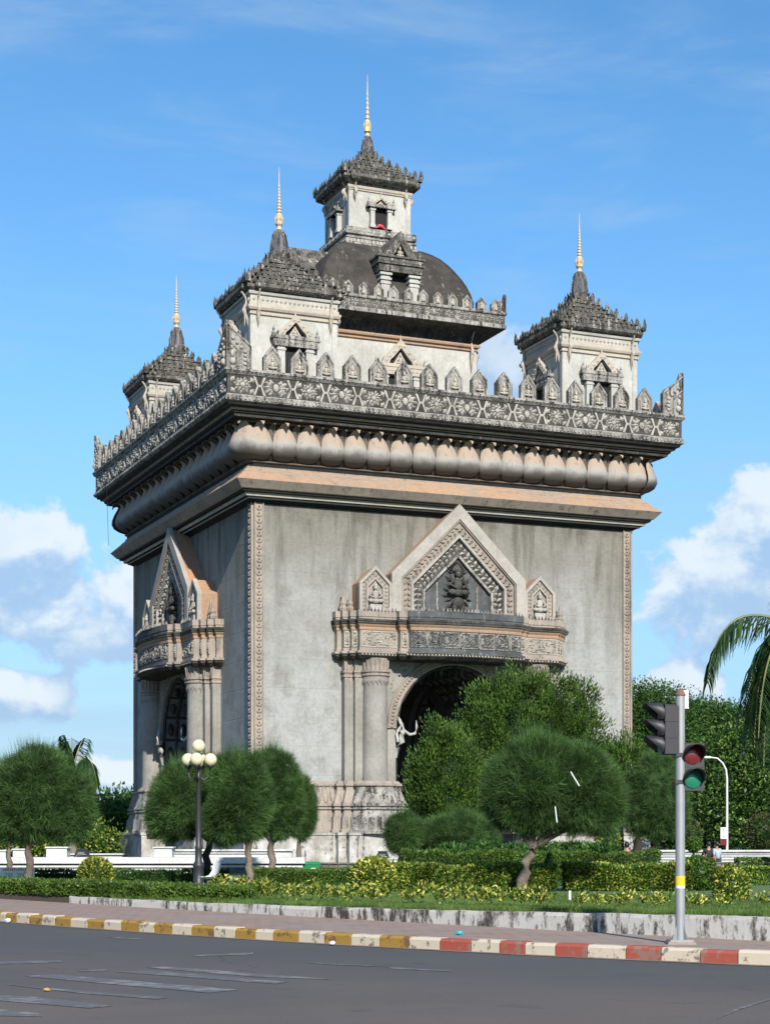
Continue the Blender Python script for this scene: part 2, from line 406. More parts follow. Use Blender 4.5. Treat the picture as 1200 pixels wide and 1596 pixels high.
    M['kerb_white'] = paint('chipped_cream_kerb_paint', (.47, .41, .32), (.13, .105, .09), .53)
    M['kerb_yellow'] = paint('chipped_ochre_kerb_paint', (.28, .165, .026), (.13, .065, .03), .505)
    M['kerb_red'] = paint('faded_red_kerb_paint', (.28, .058, .038), (.21, .125, .095), .505)
    M['marking'] = paint('worn_road_paint', (.185, .184, .18), (.086, .086, .088), .43, 4.)
    m, t, b, g = new_mat('peeling_limewash'); p = g.outputs['Position']
    sp = t.new('ShaderNodeSeparateXYZ'); t.put(sp.inputs[0], p)
    ns = t.noise(t.scale(p, (1, 1, .35)), 5.5, 7, .7); nb_ = t.noise(p, .7, 3, .5); nf = t.noise(p, 24, 5, .7)
    k = t.math('ADD', t.math('ADD', t.math('MULTIPLY', ns, .62), t.math('MULTIPLY', nb_, .30)), t.math('MULTIPLY', nf, .12))
    col = t.mix(t.ramp(k, .515, .555), (.44, .435, .415), (.25, .23, .205)); col = t.mix(t.ramp(k, .54, .60), col, (.045, .042, .038))
    col = t.mix(t.ramp(t.noise(p, 9, 4), .55, .7, 0, .35), col, (.30, .27, .24))
    t.put(b.inputs['Base Color'], col); b.inputs['Roughness'].default_value = .92
    bn = t.new('ShaderNodeBump'); bn.inputs['Strength'].default_value = .6; bn.inputs['Distance'].default_value = .015
    t.put(bn.inputs['Height'], ns); t.l.new(bn.outputs[0], b.inputs['Normal'])
    M['limewash'] = m
    M['gutter'] = stone('dusty_gutter_concrete', (.30, .25, .21), (.22, .19, .165), (.1, .09, .08), .5, .55, 1.2, 1., 8., .2)
ground_mats()

def ribbon(name, xs, f0, f1, z0, z1, mat, kind='structure', nsub=1):
    mb = MB(); rows = []
    for k in range(nsub + 1):
        t_ = k / nsub
        row = []
        for x in xs:
            y = f0(x) + (f1(x) - f0(x)) * t_
            row.append((x, y, z0(y) if callable(z0) else z0 + (z1 - z0) * t_))
        rows.append(row)
    mb.grid(rows); o = mb.build(name, mat); o['kind'] = kind; return o
g_ = MB(); g_.face([(-3000, -200, -.08), (3000, -200, -.08), (3000, 5000, -.08), (-3000, 5000, -.08)])
M['plaza'] = stone('plaza_paving', (.13, .125, .115), (.10, .095, .09), (.1, .09, .08), .4, .55, .3, .5, 3., .1)
tag(g_.build('ground', M['plaza']), kind='structure')
xs = [-26 + .5 * i for i in range(105)]
ribbon('road', xs, lambda x: -40, lambda x: Yk(x), 0, 0, M['asphalt'])
ribbon('gutter', [x for x in xs if -25 < x < 25], lambda x: Yk(x) - .22, lambda x: Yk(x) + .02, .006, .006, M['gutter'])
ribbon('pavement', xs, lambda x: Yk(x) + .25, lambda x: Yw(x) + .02, .15, .15, M['pavers'])
lw = ribbon('lawn', [-60 + 1.0 * i for i in range(121)], lambda x: Yw(x) + .14, lambda x: 92, zg, None, M['lawn'], nsub=30)

# kerb: painted blocks one by one
kerb = link('kerb', None); kerb['kind'] = 'structure'
def kx(px):
    x = 0.
    for _ in range(60): x += .5 * (ray(px, Yk(x)) - x)
    return x
bounds = [(-30, 'y'), (0, 'w'), (8, 'y'), (26, 'w'), (45, 'y'), (65, 'w'), (85, 'y'), (110, 'w'), (136, 'y'), (162, 'w'), (188, 'y'), (217, 'w'), (240, 'y'), (268, 'w'),
          (298, 'y'), (333, 'w'), (366, 'y'), (398, 'w'), (425, 'y'), (465, 'w'), (505, 'y'), (547, 'w'), (591, 'y'), (637, 'w'), (685, 'r'), (734, 'w'), (778, 'r'),
          (818, 'w'), (865, 'r'), (915, 'w'), (975, 'r'), (1030, 'w'), (1091, 'r'), (1150, 'w'), (1212, 'r'), (1275, 'w'), (1340, None)]
kb = [(kx(a), c) for a, c in bounds]
x = kb[0][0]; c = 'w'; pre = []
while x > -20: pre.insert(0, (x - .75, c)); c = 'y' if c == 'w' else 'w'; x -= .75
kb = pre + kb; x = kb[-1][0]; kb[-1] = (x, 'r'); c = 'w'
while x < 16: x += .75; kb.append((x, c)); c = 'r' if c == 'w' else 'w'
KM = {'w': M['kerb_white'], 'y': M['kerb_yellow'], 'r': M['kerb_red']}
for (x0, c), (x1, _) in zip(kb[:-1], kb[1:]):
    mb = MB(); g0 = .006
    a, b = Vector((x0 + g0, Yk(x0 + g0), 0)), Vector((x1 - g0, Yk(x1 - g0), 0)); na, nb = kn(x0), kn(x1)
    h = .165 + random.uniform(-.012, .012)
    prof = [(0, -.02), (.0, h - .035), (.035, h), (.21, h), (.21, 0)]
    mb.grid([[tuple(a + na * p_ + Vector((0, 0, z_))) for p_, z_ in prof], [tuple(b + nb * p_ + Vector((0, 0, z_))) for p_, z_ in prof]])
    for q, n_ in ((a, na), (b, nb)): mb.face([tuple(q + n_ * p_ + Vector((0, 0, z_))) for p_, z_ in prof])
    mb.build('kerb_block', KM[c], kerb)
# low retaining wall at the front of the garden
mb = MB()
wx = [-6.6 + .25 * i for i in range(76)]
def zt(x, y): return zg(y) + .012 + random.uniform(-.007, .007)
prof_rows = []
for x in wx:
    y = Yw(x); z = zt(x, y)
    prof_rows.append([(x, y, .1), (x + random.uniform(-.008, .008), y + random.uniform(-.01, .01), z - .05), (x, y + .01, z), (x + .1, y + .18, z), (x + .1, y + .18, .05)])
mb.grid(prof_rows); mb.face(prof_rows[0]); mb.face(prof_rows[-1])
tag(mb.build('retaining_wall', M['limewash']), 'low peeling whitewashed retaining wall along the pavement edge', 'wall')
mb = MB(); sx_ = [-26 + .5 * i for i in range(39)] + [-6.6]
mb.grid([[(q, Yw(q) - .0, .14) for q in sx_], [(q, Yw(q) + .15, zg(Yw(q) + .15) + .005) for q in sx_]]); M['soil'] = plain('dark_garden_soil', (.045, .034, .025), .95)
tag(mb.build('soil_edge', M['soil']), kind='structure')
# worn crossing stripes and lane marks
marks = [[(38, 1523), (85, 1520), (372, 1544), (325, 1549)], [(0, 1553), (55, 1555), (175, 1569), (140, 1573), (0, 1561)], [(0, 1574), (60, 1581), (66, 1586), (0, 1585)],
         [(178, 1516), (230, 1514), (450, 1532), (430, 1535)], [(0, 1500), (95, 1498), (98, 1501), (0, 1504)], [(225, 1509), (260, 1508), (430, 1521), (520, 1528), (400, 1524)],
         [(300, 1490), (395, 1486), (393, 1489), (305, 1492)], [(160, 1461), (215, 1464), (232, 1466), (190, 1464)], [(470, 1501), (560, 1505), (600, 1508), (520, 1505)],
         [(0, 1535), (130, 1546), (262, 1556), (245, 1559), (120, 1549)], [(600, 1508), (700, 1514), (705, 1516), (610, 1511)], [(120, 1514), (165, 1512), (168, 1514), (130, 1516)],
         [(1098, 1598), (1112, 1592), (1150, 1572), (1204, 1556), (1204, 1559), (1152, 1575)]]
rm = link('road_markings', None); rm['kind'] = 'structure'
for q in marks:
    mb = MB(); pts = [G(px, py, 0.0) for px, py in q]
    mb.face([(p_.x, p_.y, .005) for p_ in pts]); mb.build('marking', M['marking'], rm)

# ------------------------------------------------------------------ the monument (local frame: x along the front, y into depth)
CX, CY, PSI = -1.13, 113.43, .397
BA, BB = 11.93, 12.68                      # half sizes of the shaft
mon = thing('triumphal_arch', 'towering weathered concrete triumphal arch with four corner towers, central dome and gilded spires', 'monument', (CX, CY, 0), PSI)
FACES = [(0, BB), (1, BA), (2, BB), (3, BA)]            # front, left, back, right
def onface(k, s=0, p=0, z=0, extra=0.0):
    """location and turn of a piece that stands on face k: s along the face, p outwards"""
    H = FACES[k][1] + extra; a = -k * math.pi / 2
    c, s_ = math.cos(a), math.sin(a); x, y = s, -(H + p)
    return (x * c - y * s_, x * s_ + y * c, z), a
AH, ASP, ARC = 3.70, 7.55, 16              # arch half width, springing height, segments
ATOP = ASP + AH
arc = [(-AH * math.cos(math.pi * i / ARC), ASP + AH * math.sin(math.pi * i / ARC)) for i in range(ARC + 1)]
# shaft walls with the four arch openings, and the two crossing passages
wall = MB(); ZT, ZB = 20.05, -.4
for k, (kk, H) in enumerate(FACES):
    A = BA if k % 2 == 0 else BB
    c, s_ = math.cos(-k * math.pi / 2), math.sin(-k * math.pi / 2)
    T = lambda s, p, z: ((s * c + (H + p) * s_), (s * s_ - (H + p) * c), z)
    wall.m = 0
    for a, b in ((-A, -AH), (AH, A)): wall.face([T(a, 0, ZB), T(b, 0, ZB), T(b, 0, ZT), T(a, 0, ZT)])
    for (x0, z0), (x1, z1) in zip(arc[:-1], arc[1:]): wall.face([T(x0, 0, z0), T(x1, 0, z1), T(x1, 0, ZT), T(x0, 0, ZT)])
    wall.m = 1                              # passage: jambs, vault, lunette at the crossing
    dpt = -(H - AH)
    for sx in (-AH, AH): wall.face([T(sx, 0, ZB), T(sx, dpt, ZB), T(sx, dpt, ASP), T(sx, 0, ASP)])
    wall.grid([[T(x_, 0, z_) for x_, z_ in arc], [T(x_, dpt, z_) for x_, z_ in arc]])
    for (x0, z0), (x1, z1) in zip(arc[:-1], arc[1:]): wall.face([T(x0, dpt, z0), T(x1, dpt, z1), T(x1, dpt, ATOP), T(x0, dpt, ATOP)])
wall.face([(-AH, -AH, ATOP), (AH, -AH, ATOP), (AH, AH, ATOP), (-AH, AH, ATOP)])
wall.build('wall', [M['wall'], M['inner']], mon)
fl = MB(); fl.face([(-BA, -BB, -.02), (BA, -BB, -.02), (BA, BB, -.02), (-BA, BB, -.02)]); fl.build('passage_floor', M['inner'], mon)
# coffers on the passage jambs and vault near each opening
cof = MB(); prof_c = [(-AH, 2.0), (-AH, 4.0), (-AH, 6.0)] + arc[0:ARC // 2 + 1:2]
for y in (-.5, .3, 1.15, 2.15, 3.15, 4.15, 5.15, 6.15, 7.15):
    for a, b in zip(prof_c[:-1], prof_c[1:]):
        cof.tube([(a[0] + .04, y, a[1] - .02), (b[0] + .04, y, b[1] - .02)], .10, 4)
        cof.tube([(-a[0] - .04, y, a[1] - .02), (-b[0] - .04, y, b[1] - .02)], .10, 4)
for a in prof_c:
    for sg in (1, -1): cof.tube([(sg * (a[0] + .04), -.55, a[1]), (sg * (a[0] + .04), 7.3, a[1])], .09, 4)
for a, b in zip(prof_c[:-1], prof_c[1:]):
    for y in (-.1, .72, 1.65, 2.65, 3.65, 4.65, 5.65, 6.65):
        for sg in (1, -1): cof.ellip((sg * ((a[0] + b[0]) / 2 + .06), y, (a[1] + b[1]) / 2 - .05), (.14, .2, .42), 6, 4)
cofm = cof.mesh('coffers', M['black'])
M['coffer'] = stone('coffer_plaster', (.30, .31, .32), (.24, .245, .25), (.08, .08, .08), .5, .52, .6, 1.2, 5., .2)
cp = MB(); arcp = [(x_ * .995, z_) for x_, z_ in arc]
cp.grid([[(x_ * .994, -.6, z_ - .02) for x_, z_ in [(-AH, 1.0)] + arc + [(AH, 1.0)]], [(x_ * .994, 7.6, z_ - .02) for x_, z_ in [(-AH, 1.0)] + arc + [(AH, 1.0)]]])
cpm2 = cp.mesh('coffer_ground', M['coffer'])
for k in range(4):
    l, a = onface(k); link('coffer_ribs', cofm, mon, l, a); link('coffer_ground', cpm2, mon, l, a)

# carved strips on the corners of the shaft
st = MB(); hS = 15.4
st.box(-.27, .27, -.07, .0, 4.5, 19.85)
for sx in (-.27, .21): st.box(sx, sx + .06, -.13, -.07, 4.5, 19.85)
z = 4.6
while z < 19.7:
    for sg in (-1, 1): st.ridge(sg * .09, -.07, z + .12, R(90 - sg * 38), .30, .17, .10)
    st.ridge(0, -.07, z + .27, R(90), .24, .15, .13); z += .36
stm = st.mesh('corner_strip', M['tan'])
for k in range(4):
    A = BA if k % 2 == 0 else BB
    for sg in (-1, 1):
        l, a = onface(k, sg * (A - .30), 0, 0); link('corner_strip', stm, mon, l, a)

# base: curled lip, bulging course, band, stepped socle; whitewashed plinth
def courses(mb, plan, prof, mfn=None, close=False):
    """sweep a (offset, z) profile along a plan polyline of (s, p) points; writes x = s, y = -p"""
    n = len(plan); nr = []
    for i in range(n - 1):
        d = Vector((plan[i + 1][0] - plan[i][0], plan[i + 1][1] - plan[i][1])).normalized(); nr.append(Vector((-d.y, d.x)))
    off = []
    for i in range(n):
        a = nr[max(i - 1, 0)]; b = nr[min(i, n - 2)]; m_ = (a + b)
        m_ = m_ / max(.35, m_.length_squared) * 2 if m_.length > .1 else a
        off.append(m_)
    for i in range(n - 1):
        for (o0, z0), (o1, z1) in zip(prof[:-1], prof[1:]):
            if mfn: mb.m = mfn((plan[i][0] + plan[i + 1][0]) / 2, (z0 + z1) / 2)
            q = []
            for j, o, z_ in ((i, o0, z0), (i + 1, o0, z0), (i + 1, o1, z1), (i, o1, z1)):
                q.append((plan[j][0] + off[j].x * o, -(plan[j][1] + off[j].y * o), z_))
            mb.face(q)
BASEP = [(0, 4.55), (.10, 4.42), (.20, 4.36), (.20, 4.28), (.10, 4.2), (.12, 4.0), (.22, 3.7), (.34, 3.4), (.36, 3.3), (.44, 3.28), (.44, 3.14), (.34, 3.12), (.34, 3.05), (.42, 3.03),
         (.42, 2.96), (.30, 2.94), (.34, 2.8), (.40, 2.55), (.46, 2.52), (.52, 1.85), (.60, 1.80), (.60, 1.66)]
bs = MB()
for k in range(4):
    A = BA if k % 2 == 0 else BB; c, s_ = math.cos(-k * math.pi / 2), math.sin(-k * math.pi / 2); H = FACES[k][1]
    for sg in (-1, 1):
        pts = [(-A, 0), (-6.9, 0)] if sg < 0 else [(6.9, 0), (A, 0)]
        rows = []
        for o, z_ in BASEP: rows.append([((pts[0][0] - (o if sg < 0 else 0)), -o, z_), ((pts[1][0] + (o if sg > 0 else 0)), -o, z_)])
        bs = MB(); bs.grid(rows); l, a = onface(k); bs.build('base_moulding', M['tan'], mon, l, a)
pm = MB()
for k in range(4):
    A = BA if k % 2 == 0 else BB; c, s_ = math.cos(-k * math.pi / 2), math.sin(-k * math.pi / 2); H = FACES[k][1]; b0 = len(pm.v)
    for sg in (-1, 1):
        pl = [(-A - .85, .0), (-A - .85, .85), (-7.4, .85), (-7.4, 1.25), (-6.9, 1.25), (-6.9, 1.65), (-3.7, 1.95), (-3.7, -1.0)]
        pl = pl[1:] if True else pl
        if sg > 0: pl = [(-x_, p_) for x_, p_ in reversed(pl)]
        pm = MB(); courses(pm, pl, [(-.3, 1.68), (.06, 1.66), (.06, 1.52), (0, 1.5), (0, -.5)]); l, a = onface(k); pm.build('plinth', M['plinth'], mon, l, a)
bp = MB(); bp.smooth = True
rows = []
for z_, p_, w_ in ((3.32, .37, .10), (3.45, .42, .17), (3.75, .32, .19), (4.05, .20, .17), (4.22, .20, .12), (4.30, .30, .07), (4.25, .36, .02)):
    rows.append([(-w_, -p_ + .10, z_), (-w_ * .55, -p_ - .02, z_), (0, -p_ - .04, z_), (w_ * .55, -p_ - .02, z_), (w_, -p_ + .10, z_)])
bp.grid(rows); bpm = bp.mesh('base_petal', M['tan'])
for k in range(4):
    A = BA if k % 2 == 0 else BB; n = int((A - 7.0) / .42)
    for sg in (-1, 1):
        for i in range(n):
            l, a = onface(k, sg * (7.15 + (i + .5) * (A - 7.1) / n)); link('base_petal', bpm, mon, l, a)

# lower cornice, dark joints, lotus frieze, upper mouldings
cor = MB()
cor.ring([(0, 19.78), (.30, 19.95), (.42, 19.97), (.42, 20.06), (.62, 20.08), (.66, 20.20), (.66, 20.26), (.86, 20.28), (.90, 20.40), (1.02, 20.43)], BA, BB, [0, 0, 1, 0, 1, 1, 0, 0, 1])
cor.ring([(1.02, 20.43), (1.38, 20.84), (1.30, 20.92), (.82, 21.36), (.78, 21.36), (.78, 21.42), (.55, 21.62), (.55, 21.70), (.46, 21.72), (.46, 21.90)], BA, BB, [2, 3, 3, 2, 2, 3, 2, 0, 0])
cor.build('cornice', [M['dark'], M['cream'], M['tan'], M['peach']], mon)
lot = MB()
lot.ring([(.46, 21.9), (.58, 21.96), (.58, 22.03), (.42, 22.05), (.62, 22.3), (.82, 22.7), (.80, 23.1), (.70, 23.6), (.70, 23.98), (1.25, 24.02)], BA, BB)
lot.build('lotus_course', M['lotus_back'], mon)
um = MB()
um.ring([(1.25, 24.02), (1.30, 24.08), (1.58, 24.12), (1.62, 24.24), (1.72, 24.30), (1.74, 24.42), (1.92, 24.46), (1.96, 24.58), (2.12, 24.62), (2.16, 24.74)], BA, BB, [0, 0, 1, 0, 0, 2, 0, 1, 0])
um.build('upper_moulding', [M['dark'], M['black'], M['pale']], mon)
# lotus petal: round belly, pinched neck, tip that curls outwards
NP = 18
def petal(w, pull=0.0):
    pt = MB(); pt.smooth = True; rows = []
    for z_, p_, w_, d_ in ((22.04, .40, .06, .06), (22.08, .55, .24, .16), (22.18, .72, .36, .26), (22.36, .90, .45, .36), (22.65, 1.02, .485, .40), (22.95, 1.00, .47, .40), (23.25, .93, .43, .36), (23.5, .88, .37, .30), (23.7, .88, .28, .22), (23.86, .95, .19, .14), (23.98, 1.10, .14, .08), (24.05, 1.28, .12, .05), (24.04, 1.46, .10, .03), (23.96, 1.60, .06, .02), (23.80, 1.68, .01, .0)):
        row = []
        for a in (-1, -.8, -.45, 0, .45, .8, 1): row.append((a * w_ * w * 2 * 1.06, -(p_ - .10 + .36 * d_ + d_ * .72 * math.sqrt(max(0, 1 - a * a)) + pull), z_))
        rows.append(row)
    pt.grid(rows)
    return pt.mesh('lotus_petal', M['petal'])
def petal_small():
    pt = MB(); pt.smooth = True; rows = []
    for z_, p_, w_ in ((22.1, .40, .05), (22.4, .62, .06), (22.9, .84, .06), (23.35, .84, .17), (23.7, .86, .22), (23.9, .98, .16), (24.01, 1.18, .11), (23.98, 1.34, .07), (23.86, 1.42, .01)):
        rows.append([(-w_, -p_, z_), (0, -p_ - .05, z_), (w_, -p_, z_)])
    pt.grid(rows); return pt.mesh('petal_tip', M['lotus_back'])
pts_ = petal_small()
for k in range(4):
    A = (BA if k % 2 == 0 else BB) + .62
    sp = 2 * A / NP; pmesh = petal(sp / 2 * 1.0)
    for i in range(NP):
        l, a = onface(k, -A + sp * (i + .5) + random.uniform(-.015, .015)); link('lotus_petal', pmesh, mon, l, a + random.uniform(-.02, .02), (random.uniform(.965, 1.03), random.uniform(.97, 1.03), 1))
        if i < NP - 1:
            l, a = onface(k, -A + sp * (i + 1)); link('petal_tip', pts_, mon, l, a)
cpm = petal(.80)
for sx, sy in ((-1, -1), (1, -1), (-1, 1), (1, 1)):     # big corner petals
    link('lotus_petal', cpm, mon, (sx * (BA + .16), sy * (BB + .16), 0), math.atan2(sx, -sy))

# parapet with its frieze of carved flowers
par = MB(); PO = 2.30
par.ring([(2.16, 24.74), (PO, 24.80), (PO, 25.02), (PO - .04, 25.04), (PO - .04, 25.10), (PO - .10, 25.14)], BA, BB, [0, 0, 1, 0, 2])
par.ring([(PO - .10, 25.14), (PO - .10, 26.16)], BA, BB, [1])
par.ring([(PO - .10, 26.16), (PO - .02, 26.20), (PO + .03, 26.26), (PO + .03, 26.34), (PO + .08, 26.36), (PO + .08, 26.48), (PO - .55, 26.50), (PO - .55, 25.30)], BA, BB, [2, 0, 1, 0, 0, 0, 0])
par.build('parapet', [M['grey'], M['black'], M['pale']], mon)
dn = MB()
for k in range(4):
    A = (BA if k % 2 == 0 else BB) + PO; c, s_ = math.cos(-k * math.pi / 2), math.sin(-k * math.pi / 2); H = FACES[k][1] + PO; b0 = len(dn.v)
    n = int(2 * A / .24)
    for i in range(n):
        x_ = -A + (i + .5) * 2 * A / n
        dn.box(x_ - .07, x_ + .07, -.055, .05, 24.86, 24.98); dn.ridge(x_, -.032, 26.30, 0, .2, .09, .05)
    for i in range(b0, len(dn.v)):
        x, y, z_ = dn.v[i]; y -= H; dn.v[i] = (x * c - y * s_, x * s_ + y * c, z_)
tag(dn.build('dentils', M['grey'], mon), kind='stuff')
tf = MB(); tf.face([(-BA - 2, -BB - 2, 25.35), (BA + 2, -BB - 2, 25.35), (BA + 2, BB + 2, 25.35), (-BA - 2, BB + 2, 25.35)]); tf.build('terrace', M['grey'], mon)
def flowerA(sd=0):
    f = MB(); g_ = random.Random(sd); jt = lambda a_: a_ * g_.uniform(.82, 1.15)
    for sg in (-1, 1):                      # two lily heads back to back
        for an, l_ in ((0, .50), (42, .44), (-42, .44), (78, .34), (-78, .34)):
            a_ = R(an) if sg > 0 else math.pi - R(an)
            f.ridge(sg * .18 + math.cos(a_) * .24, 0, 25.65 + math.sin(a_) * .26, a_ + g_.uniform(-.15, .15), jt(l_), jt(.24), jt(.17))
            f.ridge(sg * .22 + math.cos(a_) * .40, 0, 25.65 + math.sin(a_) * .36, a_ + g_.choice((-1, 1)) * .9, jt(.24), jt(.12), .09)
    f.ellip((0, -.02, 25.65), (.17, .13, .22), 8, 4)
    return f.mesh('frieze_flower', M['pale'])
def flowerB(sd=0):
    f = MB(); g_ = random.Random(sd); jt = lambda a_: a_ * g_.uniform(.82, 1.15)
    for i in range(8):
        a_ = R(i * 45 + 10) + g_.uniform(-.1, .1); f.ridge(math.cos(a_) * .24, 0, 25.65 + math.sin(a_) * .24, a_, jt(.34), jt(.20), jt(.15)); f.ridge(math.cos(a_ + .4) * .38, 0, 25.65 + math.sin(a_ + .4) * .36, a_ + .4, jt(.2), jt(.13), .08)
    f.ellip((0, -.03, 25.65), (.14, .14, .14), 8, 4)
    for sx in (-1, 1):
        for sz in (-1, 1): f.ridge(sx * .50, 0, 25.65 + sz * .30, R(90 + sx * sz * 35), .34, .26, .12)
    return f.mesh('frieze_flower', M['pale'])
def lozenge():
    f = MB(); f.ellip((0, -.03, 25.65), (.09, .08, .09), 6, 3)
    for sx in (-1, 1):
        f.prism([(sx * .05, 25.65), (sx * .22, 26.14), (sx * .36, 26.14), (sx * .14, 25.65)], -.06, .01, False)
        f.prism([(sx * .05, 25.65), (sx * .22, 25.16), (sx * .36, 25.16), (sx * .14, 25.65)], -.055, .01, False)
    return f.mesh('frieze_lozenge', M['pale'])
fAs, fBs, fL = [flowerA(i) for i in range(5)], [flowerB(i) for i in range(5)], lozenge()
for k in range(4):
    A = (BA if k % 2 == 0 else BB) + PO; n = 15; sp = 2 * A / n
    for i in range(n):
        l, a = onface(k, -A + sp * (i + .5), PO - .10); link('frieze_flower', random.choice(fAs) if i % 2 else random.choice(fBs), mon, l, a, (1.08, .72, 1.0))
        if i: l, a = onface(k, -A + sp * i, PO - .10); link('frieze_lozenge', fL, mon, l, a)

def deity(mb, x, y, z, h):
    """small seated relief figure with a pointed crown, facing -y"""
    mb.ellip((x, y, z + .13 * h), (.34 * h, .12 * h, .11 * h), 8, 4)
    for sg in (-1, 1): mb.ellip((x + sg * .2 * h, y - .06 * h, z + .14 * h), (.17 * h, .10 * h, .09 * h), 6, 4)
    mb.ellip((x, y, z + .38 * h), (.15 * h, .11 * h, .22 * h), 8, 5)
    mb.ellip((x, y - .02 * h, z + .68 * h), (.10 * h, .10 * h, .12 * h), 8, 5)
    mb.lathe([(.11 * h, .76 * h), (.08 * h, .83 * h), (.045 * h, .9 * h), (.0, 1.0 * h)], 6, (x, y, z))
    for sg in (-1, 1): mb.tube([(x + sg * .14 * h, y, z + .53 * h), (x + sg * .26 * h, y - .04 * h, z + .36 * h), (x + sg * .10 * h, y - .13 * h, z + .26 * h)], [.055 * h, .045 * h, .035 * h], 5)
# merlons with a figure in each niche
def gable(w, zs, zt, z0): return [(-w, z0), (w, z0), (w, zs), (0, zt), (-w, zs)]
mm = MB()
mm.prism(gable(.50, 27.28, 27.92, 26.46), -.10, .14)
for w0, w1, sh0, sh1, t0, t1, y in ((.50, .40, 27.28, 27.24, 27.92, 27.76, -.16), (.30, .235, 27.16, 27.13, 27.56, 27.47, -.15)):
    o, i_ = gable(w0, sh0, t0, 26.46), gable(w1, sh1, t1, 26.56)
    for j in range(5):
        k2 = (j + 1) % 5
        mm.face([(o[j][0], y, o[j][1]), (o[k2][0], y, o[k2][1]), (i_[k2][0], y, i_[k2][1]), (i_[j][0], y, i_[j][1])])
        mm.face([(o[j][0], y, o[j][1]), (o[k2][0], y, o[k2][1]), (o[k2][0], -.09, o[k2][1]), (o[j][0], -.09, o[j][1])])
        mm.face([(i_[j][0], y, i_[j][1]), (i_[k2][0], y, i_[k2][1]), (i_[k2][0], -.09, i_[k2][1]), (i_[j][0], -.09, i_[j][1])])
mm.m = 0; mm.prism([(-.235, 26.57), (.235, 26.57), (.235, 27.12), (0, 27.46), (-.235, 27.12)], -.112, -.10, False)
mmm = mm.mesh('merlon', [M['grey'], M['cream']])
fg = MB(); deity(fg, 0, -.14, 26.6, .74); fgm = fg.mesh('niche_figure', M['cream'])
for k in range(4):
    n = 16 if k % 2 == 0 else 17; A = (BA if k % 2 == 0 else BB)
    for i in range(n):
        l, a = onface(k, -A - .05 + (i + .5 - .25) * (2 * A + .1) / (n - .5) + .0, 2.10)
        o = link('merlon', mmm, mon, l, a + random.uniform(-.025, .025), (random.uniform(.96, 1.03), 1, 1)); link('niche_figure', fgm, o, (random.uniform(-.01, .01), 0, random.uniform(-.02, .02)))
# horned corner pieces: two half gables meeting in a point
for sx, sy in ((-1, -1), (1, -1), (-1, 1), (1, 1)):
    cm = MB(); X, Y_ = BA + 2.28, BB + 2.28
    a_ = [(0, 26.46), (1.42, 26.46), (1.42, 27.72), (1.2, 28.0), (.45, 28.45), (0, 29.02)]
    for wz in (0, 1):
        def Tq(s, d, z_): return (sx * (X - s), sy * (Y_ - d), z_) if wz == 0 else (sx * (X - d), sy * (Y_ - s), z_)
        n_ = len(a_); cm.m = 0
        for d in (.0, .32): cm.face([Tq(s, d, z_) for s, z_ in a_])
        for j in range(1, n_): cm.face([Tq(a_[j][0], 0, a_[j][1]), Tq(a_[(j + 1) % n_][0], 0, a_[(j + 1) % n_][1]), Tq(a_[(j + 1) % n_][0], .32, a_[(j + 1) % n_][1]), Tq(a_[j][0], .32, a_[j][1])])
        for (s0, z0), (s1, z1) in (((1.36, 26.55), (1.36, 27.7)), ((1.36, 27.7), (.05, 28.8)), ((.72, 26.6), (.72, 27.4)), ((.72, 27.4), (.1, 27.95))):
            cm.tube([Tq(s0, -.02, z0), Tq(s1, -.02, z1)], .05, 4)
        cm.m = 1
        for q in range(7): cm.ellip(Tq(1.05 - .14 * (q > 3) * (q - 3) * 1.6, -.02, 26.75 + .22 * q), (.11, .11, .10), 6, 3)
        cm.ellip(Tq(.36, -.02, 26.85), (.2, .14, .2), 6, 4); cm.ellip(Tq(.34, -.02, 27.25), (.13, .12, .22), 6, 4); cm.ellip(Tq(.3, -.02, 27.6), (.09, .09, .11), 6, 4)
    cm.build('corner_horn', [M['grey'], M['pale']], mon)

# ------------------------------------------------------------------ porches with balcony and gables (one mesh set, four sides)
def inset(poly, d):
    zf = poly[0][1]; poly = [(x_, z_ - 20 if z_ <= zf else z_) for x_, z_ in poly]; n = len(poly); out = []
    for i in range(n):
        a, b, c = Vector(poly[i - 1]), Vector(poly[i]), Vector(poly[(i + 1) % n])
        e0, e1 = (b - a).normalized(), (c - b).normalized(); n0, n1 = Vector((-e0.y, e0.x)), Vector((-e1.y, e1.x))
        m_ = n0 + n1; m_ = m_ / m_.length_squared * 2; q = b + m_ * d; out.append((q.x, max(q.y, zf)))
    return out
def frame(mb, outer, d0, d1, y0, y1, depth):
    """raised band between two insets of an outline (open at the foot)"""
    a, b = inset(outer, d0), inset(outer, d1); zf = outer[0][1]
    a = [(x_, max(z_, zf)) for x_, z_ in a]; b = [(x_, max(z_, zf)) for x_, z_ in b]
    for j in (1, 2, 3, 4)[:len(outer) - 1]:
        k2 = (j + 1) % len(outer)
        if j == 0: continue
        mb.face([(a[j][0], y0, a[j][1]), (a[k2][0], y0, a[k2][1]), (b[k2][0], y1, b[k2][1]), (b[j][0], y1, b[j][1])])
        mb.face([(a[j][0], y0, a[j][1]), (a[k2][0], y0, a[k2][1]), (a[k2][0], y0 + depth, a[k2][1]), (a[j][0], y0 + depth, a[j][1])])
        mb.face([(b[j][0], y1, b[j][1]), (b[k2][0], y1, b[k2][1]), (b[k2][0], y1 + depth, b[k2][1]), (b[j][0], y1 + depth, b[j][1])])
